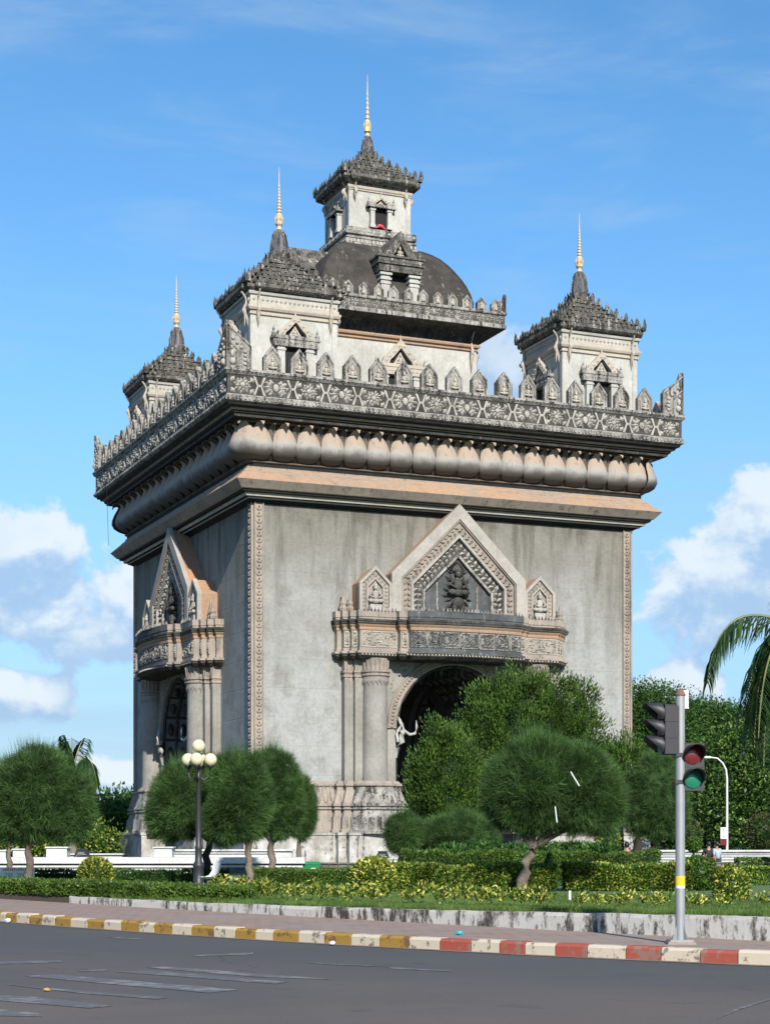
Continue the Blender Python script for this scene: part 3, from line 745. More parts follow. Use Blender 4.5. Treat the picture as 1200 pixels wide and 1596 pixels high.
def along(poly, d, step, y, mb, l, w, h, swirl=50, skip=0):
    q = inset(poly, d); zf = poly[0][1]; c = 0
    for j in range(1, len(q)):
        a, b = Vector(q[j]), Vector(q[(j + 1) % len(q)])
        if a.y < zf: a.y = zf
        if b.y < zf: b.y = zf
        n_ = max(1, int((b - a).length / step)); an = math.atan2(b.y - a.y, b.x - a.x); nx = Vector((-(b - a).y, (b - a).x)).normalized()
        for i in range(n_):
            p_ = a.lerp(b, (i + .5) / n_); c += 1; sg = 1 if c % 2 else -1
            mb.ridge(p_.x + nx.x * sg * w * .5, y, p_.y + nx.y * sg * w * .5, an + R(sg * swirl), l * random.uniform(.85, 1.15), w, h)
            mb.ridge(p_.x - nx.x * sg * w * .6, y, p_.y - nx.y * sg * w * .6, an + R(-sg * swirl * .7 + random.uniform(-12, 12)), l * .7, w * .8, h * .8)
GAB = [(-4.2, 14.0), (4.2, 14.0), (4.2, 16.25), (0, 20.38), (-4.2, 16.25)]
def gable_frame():
    g = MB(); P1 = -1.28
    sh = inset(GAB, .08); sh = [(x_, max(z_, 14.0)) for x_, z_ in sh]
    g.m = 1                                                # orange roof behind the front
    for j in (1, 2, 3, 4): g.face([(sh[j][0], -1.03, sh[j][1]), (sh[(j + 1) % 5][0], -1.03, sh[(j + 1) % 5][1]), (sh[(j + 1) % 5][0], .02, sh[(j + 1) % 5][1]), (sh[j][0], .02, sh[j][1])])
    g.m = 0; frame(g, GAB, 0, .60, P1, P1, .27)
    g.m = 2; frame(g, GAB, .60, .70, P1 + .10, P1 + .04, .1)
    frame(g, GAB, .70, 1.24, P1 + .16, P1 + .16, .05)
    g.m = 0; frame(g, GAB, 1.22, 1.36, P1 + .06, P1 + .06, .3)
    g.m = 3; frame(g, GAB, 1.36, 2.02, P1 + .30, P1 + .30, .05)
    g.m = 4; frame(g, GAB, 2.0, 2.14, P1 + .20, P1 + .20, .3)
    t_ = [(x_, max(z_, 14.0)) for x_, z_ in inset(GAB, 2.1)]
    g.m = 5; g.face([(x_, P1 + .44, z_) for x_, z_ in t_])
    for sx in (-1, 1):                                     # fillets on the tympanum
        g.m = 4; g.box(sx * 1.25 - .06, sx * 1.25 + .06, P1 + .36, P1 + .44, 14, 15.9)
    g.m = 5; g.box(-2.3, 2.3, P1 + .02, P1 + .4, 14.0, 14.12)
    return g.mesh('gable', [M['pale_plain'], M['orange'], M['tan'], M['black'], M['grey'], M['tymp']])
M['pale_plain'] = stone('pale_gable_plaster', (.50, .47, .43), (.42, .40, .36), (.12, .11, .10), .6, .54, .6, 1.2, 6., .15)
M['tymp'] = stone('sooty_tympanum', (.13, .14, .145), (.085, .09, .095), (.33, .335, .33), .75, .53, .6, 1.9, 4., .15, soft=.2)
gab_m = gable_frame()
cv = MB(); along(GAB, .97, .30, -1.12, cv, .36, .20, .15); gab_c1 = cv.mesh('gable_carving', M['tan2'] if 'tan2' in M else M['tan'])
cv = MB(); along(GAB, 1.69, .30, -.98, cv, .44, .26, .20, 60); gab_c2 = cv.mesh('gable_carving', M['pale'])
tc_ = MB()                                                 # dark tympanum group: enthroned figure among flames
deity(tc_, 0, -1.0, 15.1, 1.95)
for i in range(46):
    a_ = R(i * 360 / 46 * 2.0); rr = .55 + .38 * ((i * 7) % 5) / 4; x_, z_ = math.cos(a_) * rr * .82, 15.35 + math.sin(a_) * rr * 1.45
    tc_.ridge(x_, -.84, z_, a_ + R(random.uniform(-40, 40)), .46, .24, .20)
for i in range(14):
    an = R(20 + 140 * i / 13); tc_.ridge(math.cos(an) * .5, -.84, 16.2 + math.sin(an) * .95, an, .42, .18, .16)
tc_.box(-.75, .75, -1.1, -.84, 14.12, 14.4); tc_.ellip((0, -1.05, 14.75), (.42, .2, .36), 8, 5); tc_.ellip((-.26, -1.1, 14.45), (.18, .15, .25), 6, 4); tc_.ellip((.26, -1.1, 14.45), (.18, .15, .25), 6, 4)
tymp_m = tc_.mesh('tympanum_figure', M['black'])
SG = lambda cx: [(cx - .98, 14.0), (cx + .98, 14.0), (cx + .98, 15.62), (cx, 16.58), (cx - .98, 15.62)]
def side_gable():
    g = MB(); o = SG(0); P1 = -1.25
    g.m = 1; g.prism([(x_, max(14, z_)) for x_, z_ in inset(o, .05)], -1.0, .02)
    g.m = 0; frame(g, o, 0, .16, P1, P1, .28); g.m = 2; frame(g, o, .16, .46, P1 + .12, P1 + .12, .05); g.m = 0; frame(g, o, .46, .54, P1 + .05, P1 + .05, .15)
    g.m = 2; g.face([(x_, P1 + .2, max(14, z_)) for x_, z_ in inset(o, .5)])
    along(o, .31, .2, P1 + .12, g, .22, .12, .07)
    return g.mesh('side_gable', [M['pale_plain'], M['orange'], M['tan']])
sg_m = side_gable()
fg2 = MB(); fg2.box(-.36, .36, -1.28, -1.05, 14.05, 14.42); deity(fg2, 0, -1.18, 14.42, 1.35); sgf_m = fg2.mesh('gable_figure', M['grey_fig'] if 'grey_fig' in M else M['pale'])
fin = MB()
for q, h in ((0, 1.15), (.42, 1.0)):
    fin.lathe([(.20, 0), (.24, .15), (.16, .3), (.20, .42), (.12, .6), (.03, h)], 6, (q, 0, 14.05))
fin_m = fin.mesh('flame_finial', M['tan'])
# balcony
half = [(7.15, -.02), (7.15, .38), (6.88, .38), (6.88, .74), (6.55, .74), (6.55, 1.08), (6.20, 1.08), (6.20, 1.46), (3.92, 1.46), (3.92, 1.84), (3.42, 1.84), (3.42, 2.2), (2.6, 2.40), (1.6, 2.50), (.6, 2.54)]
plan = [(-s, p) for s, p in half] + [(s, p) for s, p in reversed(half)]
BALP = [(-1.6, 11.30), (-.08, 11.34), (.12, 11.50), (.12, 11.60), (.20, 11.64), (.20, 11.74), (.04, 11.80), (.04, 11.92), (0, 11.95), (0, 12.92), (.04, 12.95), (.06, 13.06), (.02, 13.10), (.10, 13.2), (.14, 13.28), (.20, 13.30), (.20, 13.38),
        (.24, 13.44), (.24, 13.52), (.10, 13.56), (.10, 13.64), (.14, 13.68), (.14, 14.02), (-1.3, 14.02)]
def bal_m(s, z_):
    core = abs(s) < 3.4
    if z_ < 11.62 or 13.27 < z_ < 13.6: return 2
    if 12.92 < z_ < 13.27: return 1
    if z_ > 13.6: return 3 if core else 0
    return 3 if core else 0
bal = MB(); courses(bal, plan, BALP, bal_m); bal_me = bal.mesh('balcony', [M['tan'], M['peach'], M['black'], M['bal_black']] if 'bal_black' in M else [M['tan'], M['peach'], M['black'], M['tymp']])
# carved panels on the balcony front
def panel(s0, s1, z0, z1, dens=1.0):
    m_ = MB(); n = int((s1 - s0) * (z1 - z0) * 26 * dens); cx_ = (s0 + s1) / 2
    for i in range(n):
        s = random.uniform(s0 + .08, s1 - .08); z_ = random.uniform(z0 + .08, z1 - .08)
        a_ = math.sin(abs(s - cx_) * 5.2) * 1.3 + math.cos(z_ * 6) * .9
        if s < cx_: a_ = math.pi - a_
        m_.ridge(s, 0, z_, a_, random.uniform(.22, .34), .12, .09)
    m_.box(s0, s1, -.04, .0, z0, z0 + .05); m_.box(s0, s1, -.04, 0, z1 - .05, z1); m_.box(s0, s0 + .05, -.04, 0, z0, z1); m_.box(s1 - .05, s1, -.04, 0, z0, z1)
    return m_
wing_m = panel(-1.05, 1.05, 12.0, 12.88, 1.1).mesh('carved_panel', M['pale'])
mids = [((-half[i][0] - half[i + 1][0]) / 2, (half[i][1] + half[i + 1][1]) / 2, math.hypot(half[i][0] - half[i + 1][0], half[i][1] - half[i + 1][1]) / 2, math.atan2(half[i + 1][1] - half[i][1], half[i][0] - half[i + 1][0])) for i in (11, 12, 13)]
mid_ms = [panel(-w_ + .02, w_ - .02, 12.0, 12.88, 1.5).mesh('carved_panel', M['grey']) for _, _, w_, _ in mids] + [panel(-.58, .58, 12.0, 12.88, 1.5).mesh('carved_panel', M['grey'])]
pil_m = panel(-.16, .16, 12.0, 12.88, 1.0).mesh('carved_panel', M['pale'])
cr = MB(); s = -6.0
while s < 6.05:
    p_ = 1.5 if abs(s) > 3.7 else 2.2 + .42 * max(0, 1 - (abs(s) / 3.3) ** 1.7)
    if 3.5 < abs(s) < 4.1: s += .2; continue
    cr.lathe([(.05, 0), (.07, .06), (.0, .24)], 4, (s, -p_ - .12, 14.0)); s += .21
crest_m = cr.mesh('balcony_cresting', M['grey'])
bd = MB(); s = -6.1
while s < 6.15:
    p_ = 1.46 if abs(s) > 3.7 else 2.2 + .42 * max(0, 1 - (abs(s) / 3.3) ** 1.7)
    bd.ellip((s, -p_ - .14, 11.57), (.075, .075, .06), 5, 3); s += .2
bead_m = bd.mesh('balcony_beads', M['cream'])
# columns, pilasters and their swelling bases
def column():
    c_ = MB(); c_.smooth = True
    c_.lathe([(.78, 4.5), (.73, 4.9), (.72, 7.5), (.70, 9.9), (.72, 10.0), (.78, 10.3), (.78, 10.36)], 20)
    c_.m = 1; c_.smooth = False
    c_.lathe([(.78, 10.36), (.86, 10.42), (.86, 10.5), (.80, 10.52), (.80, 10.58), (.88, 10.62), (.88, 10.72), (.74, 10.76), (.72, 11.0), (.80, 11.4)], 20)
    for i in range(20):
        a_ = 2 * math.pi * i / 20
        for h, zz in ((.3, 10.12), (.42, 9.98)):
            an = a_ + (0 if h < .4 else math.pi / 20)
            x_, y_ = .74 * math.cos(an), .74 * math.sin(an)
            c_.face([(.76 * math.cos(an - .13), .76 * math.sin(an - .13), 10.3), (.76 * math.cos(an + .13), .76 * math.sin(an + .13), 10.3), (.80 * math.cos(an), .80 * math.sin(an), zz - .1)])
        c_.tube([(.74 * math.cos(a_), .74 * math.sin(a_), 10.76), (.80 * math.cos(a_), .80 * math.sin(a_), 11.35)], .05, 4)
    return c_.mesh('column', [M['col'], M['tan']])
M['col'] = stone('column_render', (.40, .39, .36), (.33, .315, .285), (.13, .12, .105), .6, .53, .5, 1.1, 5., .12)
col_m = column()
def pilaster(w, d):
    c_ = MB(); c_.box(-w, w, -d, .6, 4.4, 10.36)
    c_.m = 1
    for z0, z1, o in ((10.36, 10.5, .06), (10.52, 10.58, .02), (10.6, 10.72, .08), (10.72, 11.4, .0), (4.4, 4.52, .05)): c_.box(-w - o, w + o, -d - o, .6, z0, z1)
    for x_ in (-w * .5, w * .5): c_.ridge(x_, -d, 10.2, R(-90), .5, w * .9, .05); c_.tube([(x_, -d, 10.75), (x_, -d - .04, 11.35)], .05, 4)
    return c_.mesh('pilaster', [M['col'], M['tan']])
pil_me = pilaster(.27, .2)
base_m = MB()
bpl = [(-7.05, -.02), (-7.05, .32), (-6.62, .32), (-6.62, .62), (-6.14, .62), (-6.14, 1.02), (-5.80, 1.42), (-5.05, 1.62), (-4.30, 1.42), (-4.05, 1.05), (-3.72, 1.05), (-3.72, -.5)]
courses(base_m, bpl, BASEP + [(.60, 1.6)], lambda s, z_: 1 if (s > -6.2 and z_ < 4.25) else 0)
base_me = base_m.mesh('column_base', [M['tan'], M['grey']])
base_r = MB(); courses(base_r, [(-s, p) for s, p in reversed(bpl)], BASEP + [(.60, 1.6)], lambda s, z_: 1 if (s < 6.2 and z_ < 4.25) else 0)
base_re = base_r.mesh('column_base', [M['tan'], M['grey']])
# spandrel wall and carved archivolt
spn = MB()
for (x0, z0), (x1, z1) in zip(arc[:-1], arc[1:]):
    spn.face([(x0, -.62, z0), (x1, -.62, z1), (x1, -.62, 11.38), (x0, -.62, 11.38)])
    spn.face([(x0, -.62, z0), (x1, -.62, z1), (x1, 0, z1), (x0, 0, z0)])
for sx in (-1, 1):
    spn.face([(sx * 3.7, -.62, 4.3), (sx * 4.5, -.62, 4.3), (sx * 4.5, -.62, 11.38), (sx * 3.7, -.62, 11.38)]); spn.face([(sx * 3.7, -.62, 4.3), (sx * 3.7, 0, 4.3), (sx * 3.7, 0, 7.6), (sx * 3.7, -.62, 7.6)])
    spn.m = 0; c0 = Vector((sx * 3.2, 0, 10.75))
    for q in range(16):
        a_ = q * .62; r_ = .05 + q * .028; spn.ridge(c0.x + sx * math.cos(a_) * r_, -.62, c0.z + math.sin(a_) * r_ * .9, a_ + 1.5, .26, .12, .08)
    for q in range(9): spn.ridge(sx * (3.85 + .14 * math.sin(q)), -.62, 10.3 - .23 * q, R(70 + 40 * (q % 2)), .26, .12, .07)
spn_m = spn.mesh('spandrel', M['col'])
av = MB()
av.grid([[(-r_ * math.cos(t_), y_, ASP + r_ * math.sin(t_)) for r_, y_ in ((3.70, -.62), (3.70, -.74), (3.78, -.78), (3.84, -.72), (4.12, -.72), (4.18, -.78), (4.24, -.74), (4.24, -.62))] for t_ in [math.pi * i / 28 for i in range(29)]])
for i in range(60):
    t_ = math.pi * (i + .5) / 60
    if ASP + 4 * math.sin(t_) > 11.3: continue
    av.ellip((-3.98 * math.cos(t_), -.74, ASP + 3.98 * math.sin(t_)), (.11, .07, .10), 5, 3)
av_m = av.mesh('archivolt', M['tan'])
nb = MB(); nb.smooth = True                               # little kinnari bracket at the springing, tail curling up
nb.tube([(0, 0, 0), (.06, -.08, .5), (.22, -.22, .95), (.28, -.28, 1.3)], [.08, .15, .24, .16], 6); nb.ellip((.30, -.30, 1.42), (.17, .17, .18), 8, 5)
nb.tube([(.1, -.1, 1.5), (.28, -.34, 1.9), (.30, -.38, 1.55), (.62, -.55, 1.28), (.92, -.62, 1.36), (1.02, -.64, 1.7), (.98, -.62, 2.1)], [.10, .09, .09, .10, .09, .07, .02], 6)
nb.tube([(.25, -.3, 1.75), (.1, -.3, 2.1), (.02, -.3, 2.3)], [.09, .1, .02], 6); nb.tube([(.05, -.2, .9), (-.05, -.25, 1.3), (.0, -.25, 1.6)], [.1, .08, .03], 6)
nb_m = nb.mesh('figure_bracket', M['white']); 
for k in range(4):
    l, a = onface(k)
    po = link('porch', bal_me, mon, l, a)
    link('gable', gab_m, po); tag(link('gable_carving', gab_c1, po), kind='stuff'); tag(link('gable_carving', gab_c2, po), kind='stuff'); link('tympanum_figure', tymp_m, po)
    for sx in (-1, 1):
        link('side_gable', sg_m, po, (sx * 5.16, 0, 0)); link('gable_figure', sgf_m, po, (sx * 5.16, 0, 0))
        link('flame_finial', fin_m, po, (sx * 6.62 - .21, -.5, 0))
        link('carved_panel', wing_m, po, (sx * 5.06, -1.46, 0)); link('carved_panel', pil_m, po, (sx * 3.67, -1.86, 0)); pass
        link('carved_panel', pil_m, po, (sx * 6.38, -1.09, 0)); link('carved_panel', pil_m, po, (sx * 6.72, -.75, 0))
        link('column', col_m, po, (sx * 5.05, -.80, 0))
        link('pilaster', pil_me, po, (sx * 5.96, -.60, 0)); link('pilaster', pil_me, po, (sx * 6.47, -.30, 0))
        link('figure_bracket', nb_m, po, (sx * 3.66, -.55, 5.9), 0, (-sx if sx > 0 else 1, 1, 1))
    for (s_m, p_m, w_m, a_m), m_m in zip(mids, mid_ms):
        for sx in (-1, 1): link('carved_panel', m_m, po, (-sx * s_m, -p_m - .01, 0), sx * a_m)
    link('carved_panel', mid_ms[3], po, (0, -2.55, 0))
    link('column_base', base_me, po); link('column_base', base_re, po)
    link('spandrel', spn_m, po); link('archivolt', av_m, po); tag(link('balcony_cresting', crest_m, po), kind='stuff'); tag(link('balcony_beads', bead_m, po), kind='stuff')

# ------------------------------------------------------------------ towers, upper storey, dome, lantern
def eave_plan(h, c=.5, d=.17):
    q = [(h, h - c), (h - d, h - c), (h - d, h - d), (h - c, h - d), (h - c, h)]
    pts = []
    for k in range(4):
        co, si = math.cos(k * math.pi / 2), math.sin(k * math.pi / 2)
        pts += [(x_ * co - y_ * si, x_ * si + y_ * co) for x_, y_ in q]
    return pts
def roof_mesh(he, z0, z1, hb, zb):
    """stepped spire roof: eave, diminishing tiers, rows of antefixes, a small gable on each side"""
    m_ = MB(); n = 6
    def lay(prof):
        m_.grid([[(x_, y_, z_) for x_, y_ in eave_plan(h, h * .2, h * .06)] for h, z_ in prof], True)
    ph = z1 - z0
    lay([(he * .86, z0 - .02), (he * .93, z0 - .06), (he * .97, z0 + .02), (he, z0 + .10), (he, z0 + .30), (he * .96, z0 + .34), (he * .96, z0 + .46), (he * .88, z0 + .48)])
    zc = z0 + .48; hc = he * .88; dz = (z1 - zc) / n
    lev = [(he * .99, z0 + .34)]
    for i in range(n):
        f0, f1 = i / n, (i + 1) / n
        h0 = hb + (hc - hb) * (1 - f0) ** 1.35; h1 = hb + (hc - hb) * (1 - f1) ** 1.35
        lay([(h0, zc), (h0, zc + dz * .35), (h0 - .05, zc + dz * .40), (h0 - .05, zc + dz * .62), (h0 + .02, zc + dz * .66), (h0 + .02, zc + dz * .8), (h1, zc + dz)])
        lev.append((h0, zc + dz * .7)); zc += dz
    for i, (h, z_) in enumerate(lev):
        k = max(3, int(2 * h / .34)); sc = .52 if i == 0 else .32
        for sd in range(4):
            co, si = math.cos(sd * math.pi / 2), math.sin(sd * math.pi / 2)
            for j in range(k):
                s = -h + 2 * h * (j + .5) / k
                big = 1.45 if j in (0, k - 1) else random.uniform(.55, 1.25)
                w_ = h / k * .72; hh = sc * big; p_ = h - .06
                pts = [(s - w_, -p_ - .05, z_), (s + w_, -p_ - .05, z_), (s + w_ * .9, -p_ - .10, z_ + hh * .4), (s, -p_ - .06, z_ + hh), (s - w_ * .9, -p_ - .10, z_ + hh * .4)]
                bk = [(s, -p_ + .14, z_), (s, -p_ + .06, z_ + hh * .5)]
                R_ = lambda q: (q[0] * co - q[1] * si, q[0] * si + q[1] * co, q[2])
                m_.face([R_(q) for q in pts]); m_.face([R_(q) for q in (pts[0], bk[0], bk[1], pts[3], pts[4])]); m_.face([R_(q) for q in (pts[1], pts[2], pts[3], bk[1], bk[0])])
    for sd in range(4):                                    # mid gables
        co, si = math.cos(sd * math.pi / 2), math.sin(sd * math.pi / 2); b0 = len(m_.v)
        hg = he * .52; zg_ = z0 + .40 + (z1 - z0) * .12
        m_.prism([(-.42, zg_), (.42, zg_), (.42, zg_ + .35), (0, zg_ + .95), (-.42, zg_ + .35)], -hg - .35, -hg + .5)
        m_.prism([(-.24, zg_ + .05), (.24, zg_ + .05), (.24, zg_ + .4), (0, zg_ + .75), (-.24, zg_ + .4)], -hg - .40, -hg - .3)
        for i in range(b0, len(m_.v)):
            x, y, z_ = m_.v[i]; m_.v[i] = (x * co - y * si, x * si + y * co, z_)
    return m_
def bell_mesh(r, z0, z1):
    m_ = MB(); n = 8; H = z1 - z0
    m_.m = 0
    rows = [[(rr * math.cos(2 * math.pi * (k + .5) / n), rr * math.sin(2 * math.pi * (k + .5) / n), z0 + zz * H) for k in range(n)] for rr, zz in
            ((r * 1.75, -.22), (r * 1.75, -.14), (r * 1.35, -.12), (r * 1.35, -.03), (r * 1.1, 0), (r * 1.12, .1), (r * .96, .5), (r * .76, .78), (r * .52, .95), (r * .46, 1.0))]
    m_.grid(rows, True)
    for k in range(n):
        a_ = 2 * math.pi * (k + .5) / n
        m_.tube([(r * 1.14 * math.cos(a_), r * 1.14 * math.sin(a_), z0), (r * 1.15 * math.cos(a_), r * 1.15 * math.sin(a_), z0 + .1 * H), (r * 1.03 * math.cos(a_), r * 1.03 * math.sin(a_), z0 + .5 * H), (r * .8 * math.cos(a_), r * .8 * math.sin(a_), z0 + .8 * H), (r * .48 * math.cos(a_), r * .48 * math.sin(a_), z0 + .96 * H)], .07, 4)
        m_.ridge(0, 0, 0, 0, .01, .01, 0)
    for k in range(n):                                     # leaf collar
        a_ = 2 * math.pi * k / n
        for rr, zz, hh in ((r * 1.7, -.14, .42), (r * 1.3, -.03, .30)):
            c0 = Vector((rr * math.cos(a_), rr * math.sin(a_), z0 + zz * H)); tn = Vector((-math.sin(a_), math.cos(a_), 0)); on = Vector((math.cos(a_), math.sin(a_), 0))
            m_.face([c0 - tn * .17, c0 + tn * .17, c0 + on * .12 + Vector((0, 0, hh))]); m_.face([c0 - tn * .17 - on * .12, c0 + tn * .17 - on * .12, c0 + on * .12 + Vector((0, 0, hh))])
    m_.m = 1
    for k in range(n):                                     # blue glass inlay between the ribs
        a_ = 2 * math.pi * k / n; ap = math.cos(math.pi / n)
        def q(rr, zz, da): return (rr * ap * math.cos(a_) * 1.0 - da * math.sin(a_) + .012 * math.cos(a_), rr * ap * math.sin(a_) + da * math.cos(a_) + .012 * math.sin(a_), z0 + zz * H)
        m_.face([q(r * 1.12, .12, -r * .26), q(r * 1.12, .12, r * .26), q(r * 1.0, .5, r * .22), q(r * 1.0, .5, -r * .22)])
        m_.face([q(r * 1.0, .5, -r * .22), q(r * 1.0, .5, r * .22), q(r * .80, .78, r * .13), q(r * .80, .78, -r * .13)])
    return m_
def spire_mesh(z0, z1, r, rings=9):
    m_ = MB(); m_.smooth = False; H = z1 - z0
    pr = [(r * .75, 0), (r * .9, .02), (r * .6, .05), (r * .62, .07), (r * 1.05, .10), (r * 1.1, .13), (r * .8, .15), (r * .9, .2), (r * .95, .24), (r * .7, .27)]
    for i in range(rings):
        f = i / rings; zz = .28 + .44 * f; rr = r * (.72 - .5 * f)
        pr += [(rr * .62, zz), (rr * .95, zz + .012), (rr, zz + .024), (rr * .8, zz + .036)]
    pr += [(r * .17, .74), (r * .14, .85), (r * .2, .86), (r * .10, .88), (r * .06, .985), (r * .1, .99), (0, 1.0)]
    m_.lathe([(a_, z0 + b_ * H) for a_, b_ in pr], 10)
    for k in range(8):
        a_ = 2 * math.pi * k / 8; m_.tube([(r * .95 * math.cos(a_), r * .95 * math.sin(a_), z0 + .12 * H), (r * 1.12 * math.cos(a_), r * 1.12 * math.sin(a_), z0 + .18 * H), (r * .95 * math.cos(a_), r * .95 * math.sin(a_), z0 + .245 * H)], [.03, .05, .01], 4)
    return m_
def bracket_mesh(zt, h=2.0, out=.55):
    m_ = MB(); m_.smooth = True
    m_.tube([(0, .0, zt - h), (0, -.06, zt - h * .8), (0, -.20, zt - h * .62), (0, -.22, zt - h * .45), (0, -.12, zt - h * .3), (0, -.2, zt - h * .15), (0, -out, zt)], [.02, .10, .13, .10, .06, .07, .05], 6)
    m_.ellip((0, -.24, zt - h * .55), (.12, .16, .2), 6, 4); m_.tube([(0, -.2, zt - h * .7), (0, -.22, zt - h * 1.0)], [.07, .01], 5)
    return m_
def window_mesh(z0, zl, ze, zp, wo, wp, we, dep=.42, fancy=True):
    """framed opening: pilasters, entablature, cusped little gable with a figure"""
    m_ = MB(); m_.m = 3; m_.box(-wo, wo, -.03, .0, z0, zl)
    m_.m = 0
    for sg in (-1, 1):
        a_, b_ = sorted((sg * wo, sg * wp)); m_.box(a_, b_, -dep * .7, .0, z0, zl); m_.box(a_ - .05, b_ + .05, -dep * .8, 0, zl - .22, zl - .12); m_.box(a_ - .04, b_ + .04, -dep * .8, 0, z0, z0 + .2)
        m_.m = 1; m_.lathe([(.10, 0), (.13, .12), (.05, .25), (.08, .3), (0, .5)], 6, (sg * (we - .14), -dep * .6, ze)); m_.lathe([(.09, 0), (.10, .1), (.0, .36)], 6, (sg * (we - .38), -dep * .6, ze)); m_.m = 0
    m_.m = 1; m_.box(-we * .93, we * .93, -dep * .9, 0, zl, ze - .2); m_.box(-we, we, -dep, 0, ze - .2, ze - .1); m_.box(-we * .96, we * .96, -dep * .95, 0, ze - .1, ze)
    n_ = int(we * 2 / .22)
    for i in range(n_): m_.ridge(-we * .86 + (i + .5) * we * 1.72 / n_, -dep * .9, (zl + ze - .2) / 2, R(90 if i % 2 else 0), .2, .12, .05)
    wg = we * .74; H = zp - ze
    o = [(-wg, ze), (wg, ze), (wg * .86, ze + H * .25), (wg * .62, ze + H * .42), (wg * .30, ze + H * .72), (0, zp), (-wg * .30, ze + H * .72), (-wg * .62, ze + H * .42), (-wg * .86, ze + H * .25)]
    m_.m = 2; i_ = [(x_ * .62, ze + (z_ - ze) * .66) for x_, z_ in o]
    for j in range(1, len(o)):
        k2 = (j + 1) % len(o)
        m_.face([(o[j][0], -dep * .8, o[j][1]), (o[k2][0], -dep * .8, o[k2][1]), (i_[k2][0], -dep * .8, i_[k2][1]), (i_[j][0], -dep * .8, i_[j][1])])
        m_.face([(o[j][0], -dep * .8, o[j][1]), (o[k2][0], -dep * .8, o[k2][1]), (o[k2][0], 0, o[k2][1]), (o[j][0], 0, o[j][1])])
        m_.face([(i_[j][0], -dep * .8, i_[j][1]), (i_[k2][0], -dep * .8, i_[k2][1]), (i_[k2][0], 0, i_[k2][1]), (i_[j][0], 0, i_[j][1])])
        pm_ = ((o[j][0] + o[k2][0] + i_[j][0] + i_[k2][0]) / 4, (o[j][1] + o[k2][1] + i_[j][1] + i_[k2][1]) / 4)
        for q in range(2): m_.ridge(pm_[0], -dep * .8, pm_[1], math.atan2(o[k2][1] - o[j][1], o[k2][0] - o[j][0]) + R(40 - 80 * q), H * .26, H * .13, .06)
    m_.m = 3; m_.face([(x_ * .99, -.05, z_) for x_, z_ in i_])
    m_.m = 2; m_.prism([(-wg * .36, ze), (wg * .36, ze), (wg * .22, ze + H * .2), (0, ze + H * .5), (-wg * .22, ze + H * .2)], -dep * .45, -.05); deity(m_, 0, -dep * .5, ze, H * .5)
    m_.lathe([(.1, 0), (.05, .12), (.0, .42)], 5, (0, -dep * .5, zp - .08))
    return m_
WM = [M['white'], M['grey'], M['cream'], M['void']]
TWX, TWY, TH = 9.66, 10.46, 2.5
def tower_wall(h, zb, zm0, zm1, ze, he):
    m_ = MB(); m_.m = 0; m_.ring([(0, zb), (0, zm0)], h, h)
    m_.m = 1; m_.ring([(0, zm0), (.10, zm0 + .06), (.10, zm0 + .16), (.05, zm0 + .18), (.05, zm0 + .24), (.16, zm0 + .3), (.22, zm0 + .42), (.22, zm0 + .52), (.12, zm0 + .55), (.12, zm1)], h, h)
    m_.m = 0; m_.ring([(.12, zm1), (.06, zm1 + .03), (.06, ze - .25), (.16, ze - .22), (.2, ze - .1), (he - h - .4, ze)], h, h)
    for sd in range(4):
        co, si = math.cos(sd * math.pi / 2), math.sin(sd * math.pi / 2); b0 = len(m_.v)
        for sg in (-1, 1): m_.box(sg * (h - .12) - .14, sg * (h - .12) + .14, -h - .05, -h + .05, zb, zm0)
        m_.m = 1; n = int(2 * h / .26)
        for i in range(n):
            x_ = -h + (i + .5) * 2 * h / n
            m_.ridge(x_, -h - .06, (zm1 + ze - .25) / 2, R(90), .34, .2, .10)
        m_.m = 0
        for i in range(b0, len(m_.v)):
            x, y, z_ = m_.v[i]; m_.v[i] = (x * co - y * si, x * si + y * co, z_)
    return m_.mesh('corner_tower', [M['white'], M['cream']])
tw = tower_wall(TH, 25.3, 30.05, 30.75, 31.42, 2.95)
tw_roof = roof_mesh(2.98, 31.44, 34.1, .5, 34.1).mesh('tower_roof', M['roof'])
tw_bell = bell_mesh(.43, 34.25, 35.8).mesh('tower_bell', [M['roof'], M['tile']])
tw_sp = spire_mesh(35.75, 39.4, .205).mesh('spire', M['gold'])
tw_win = window_mesh(25.8, 28.45, 29.05, 30.25, .62, 1.05, 1.42).mesh('tower_window', WM)
tw_br = bracket_mesh(31.4, 1.9, .42).mesh('corner_bracket', M['cream'])
for sx, sy in ((-1, -1), (1, -1), (-1, 1), (1, 1)):
    t_ = link('corner_tower', tw, mon, (sx * TWX, sy * TWY, 0))
    link('tower_roof', tw_roof, t_); link('tower_bell', tw_bell, t_); link('spire', tw_sp, t_)
    for k in range(4):
        a = -k * math.pi / 2; c, s_ = math.cos(a), math.sin(a)
        for s in (0,): link('tower_window', tw_win, t_, (TH * s_ * 1.0, -TH * c, 0), a)
        for s in (-2.12, 2.12): link('corner_bracket', tw_br, t_, (s * c + (TH + .02) * s_, s * s_ - (TH + .02) * c, 0), a)
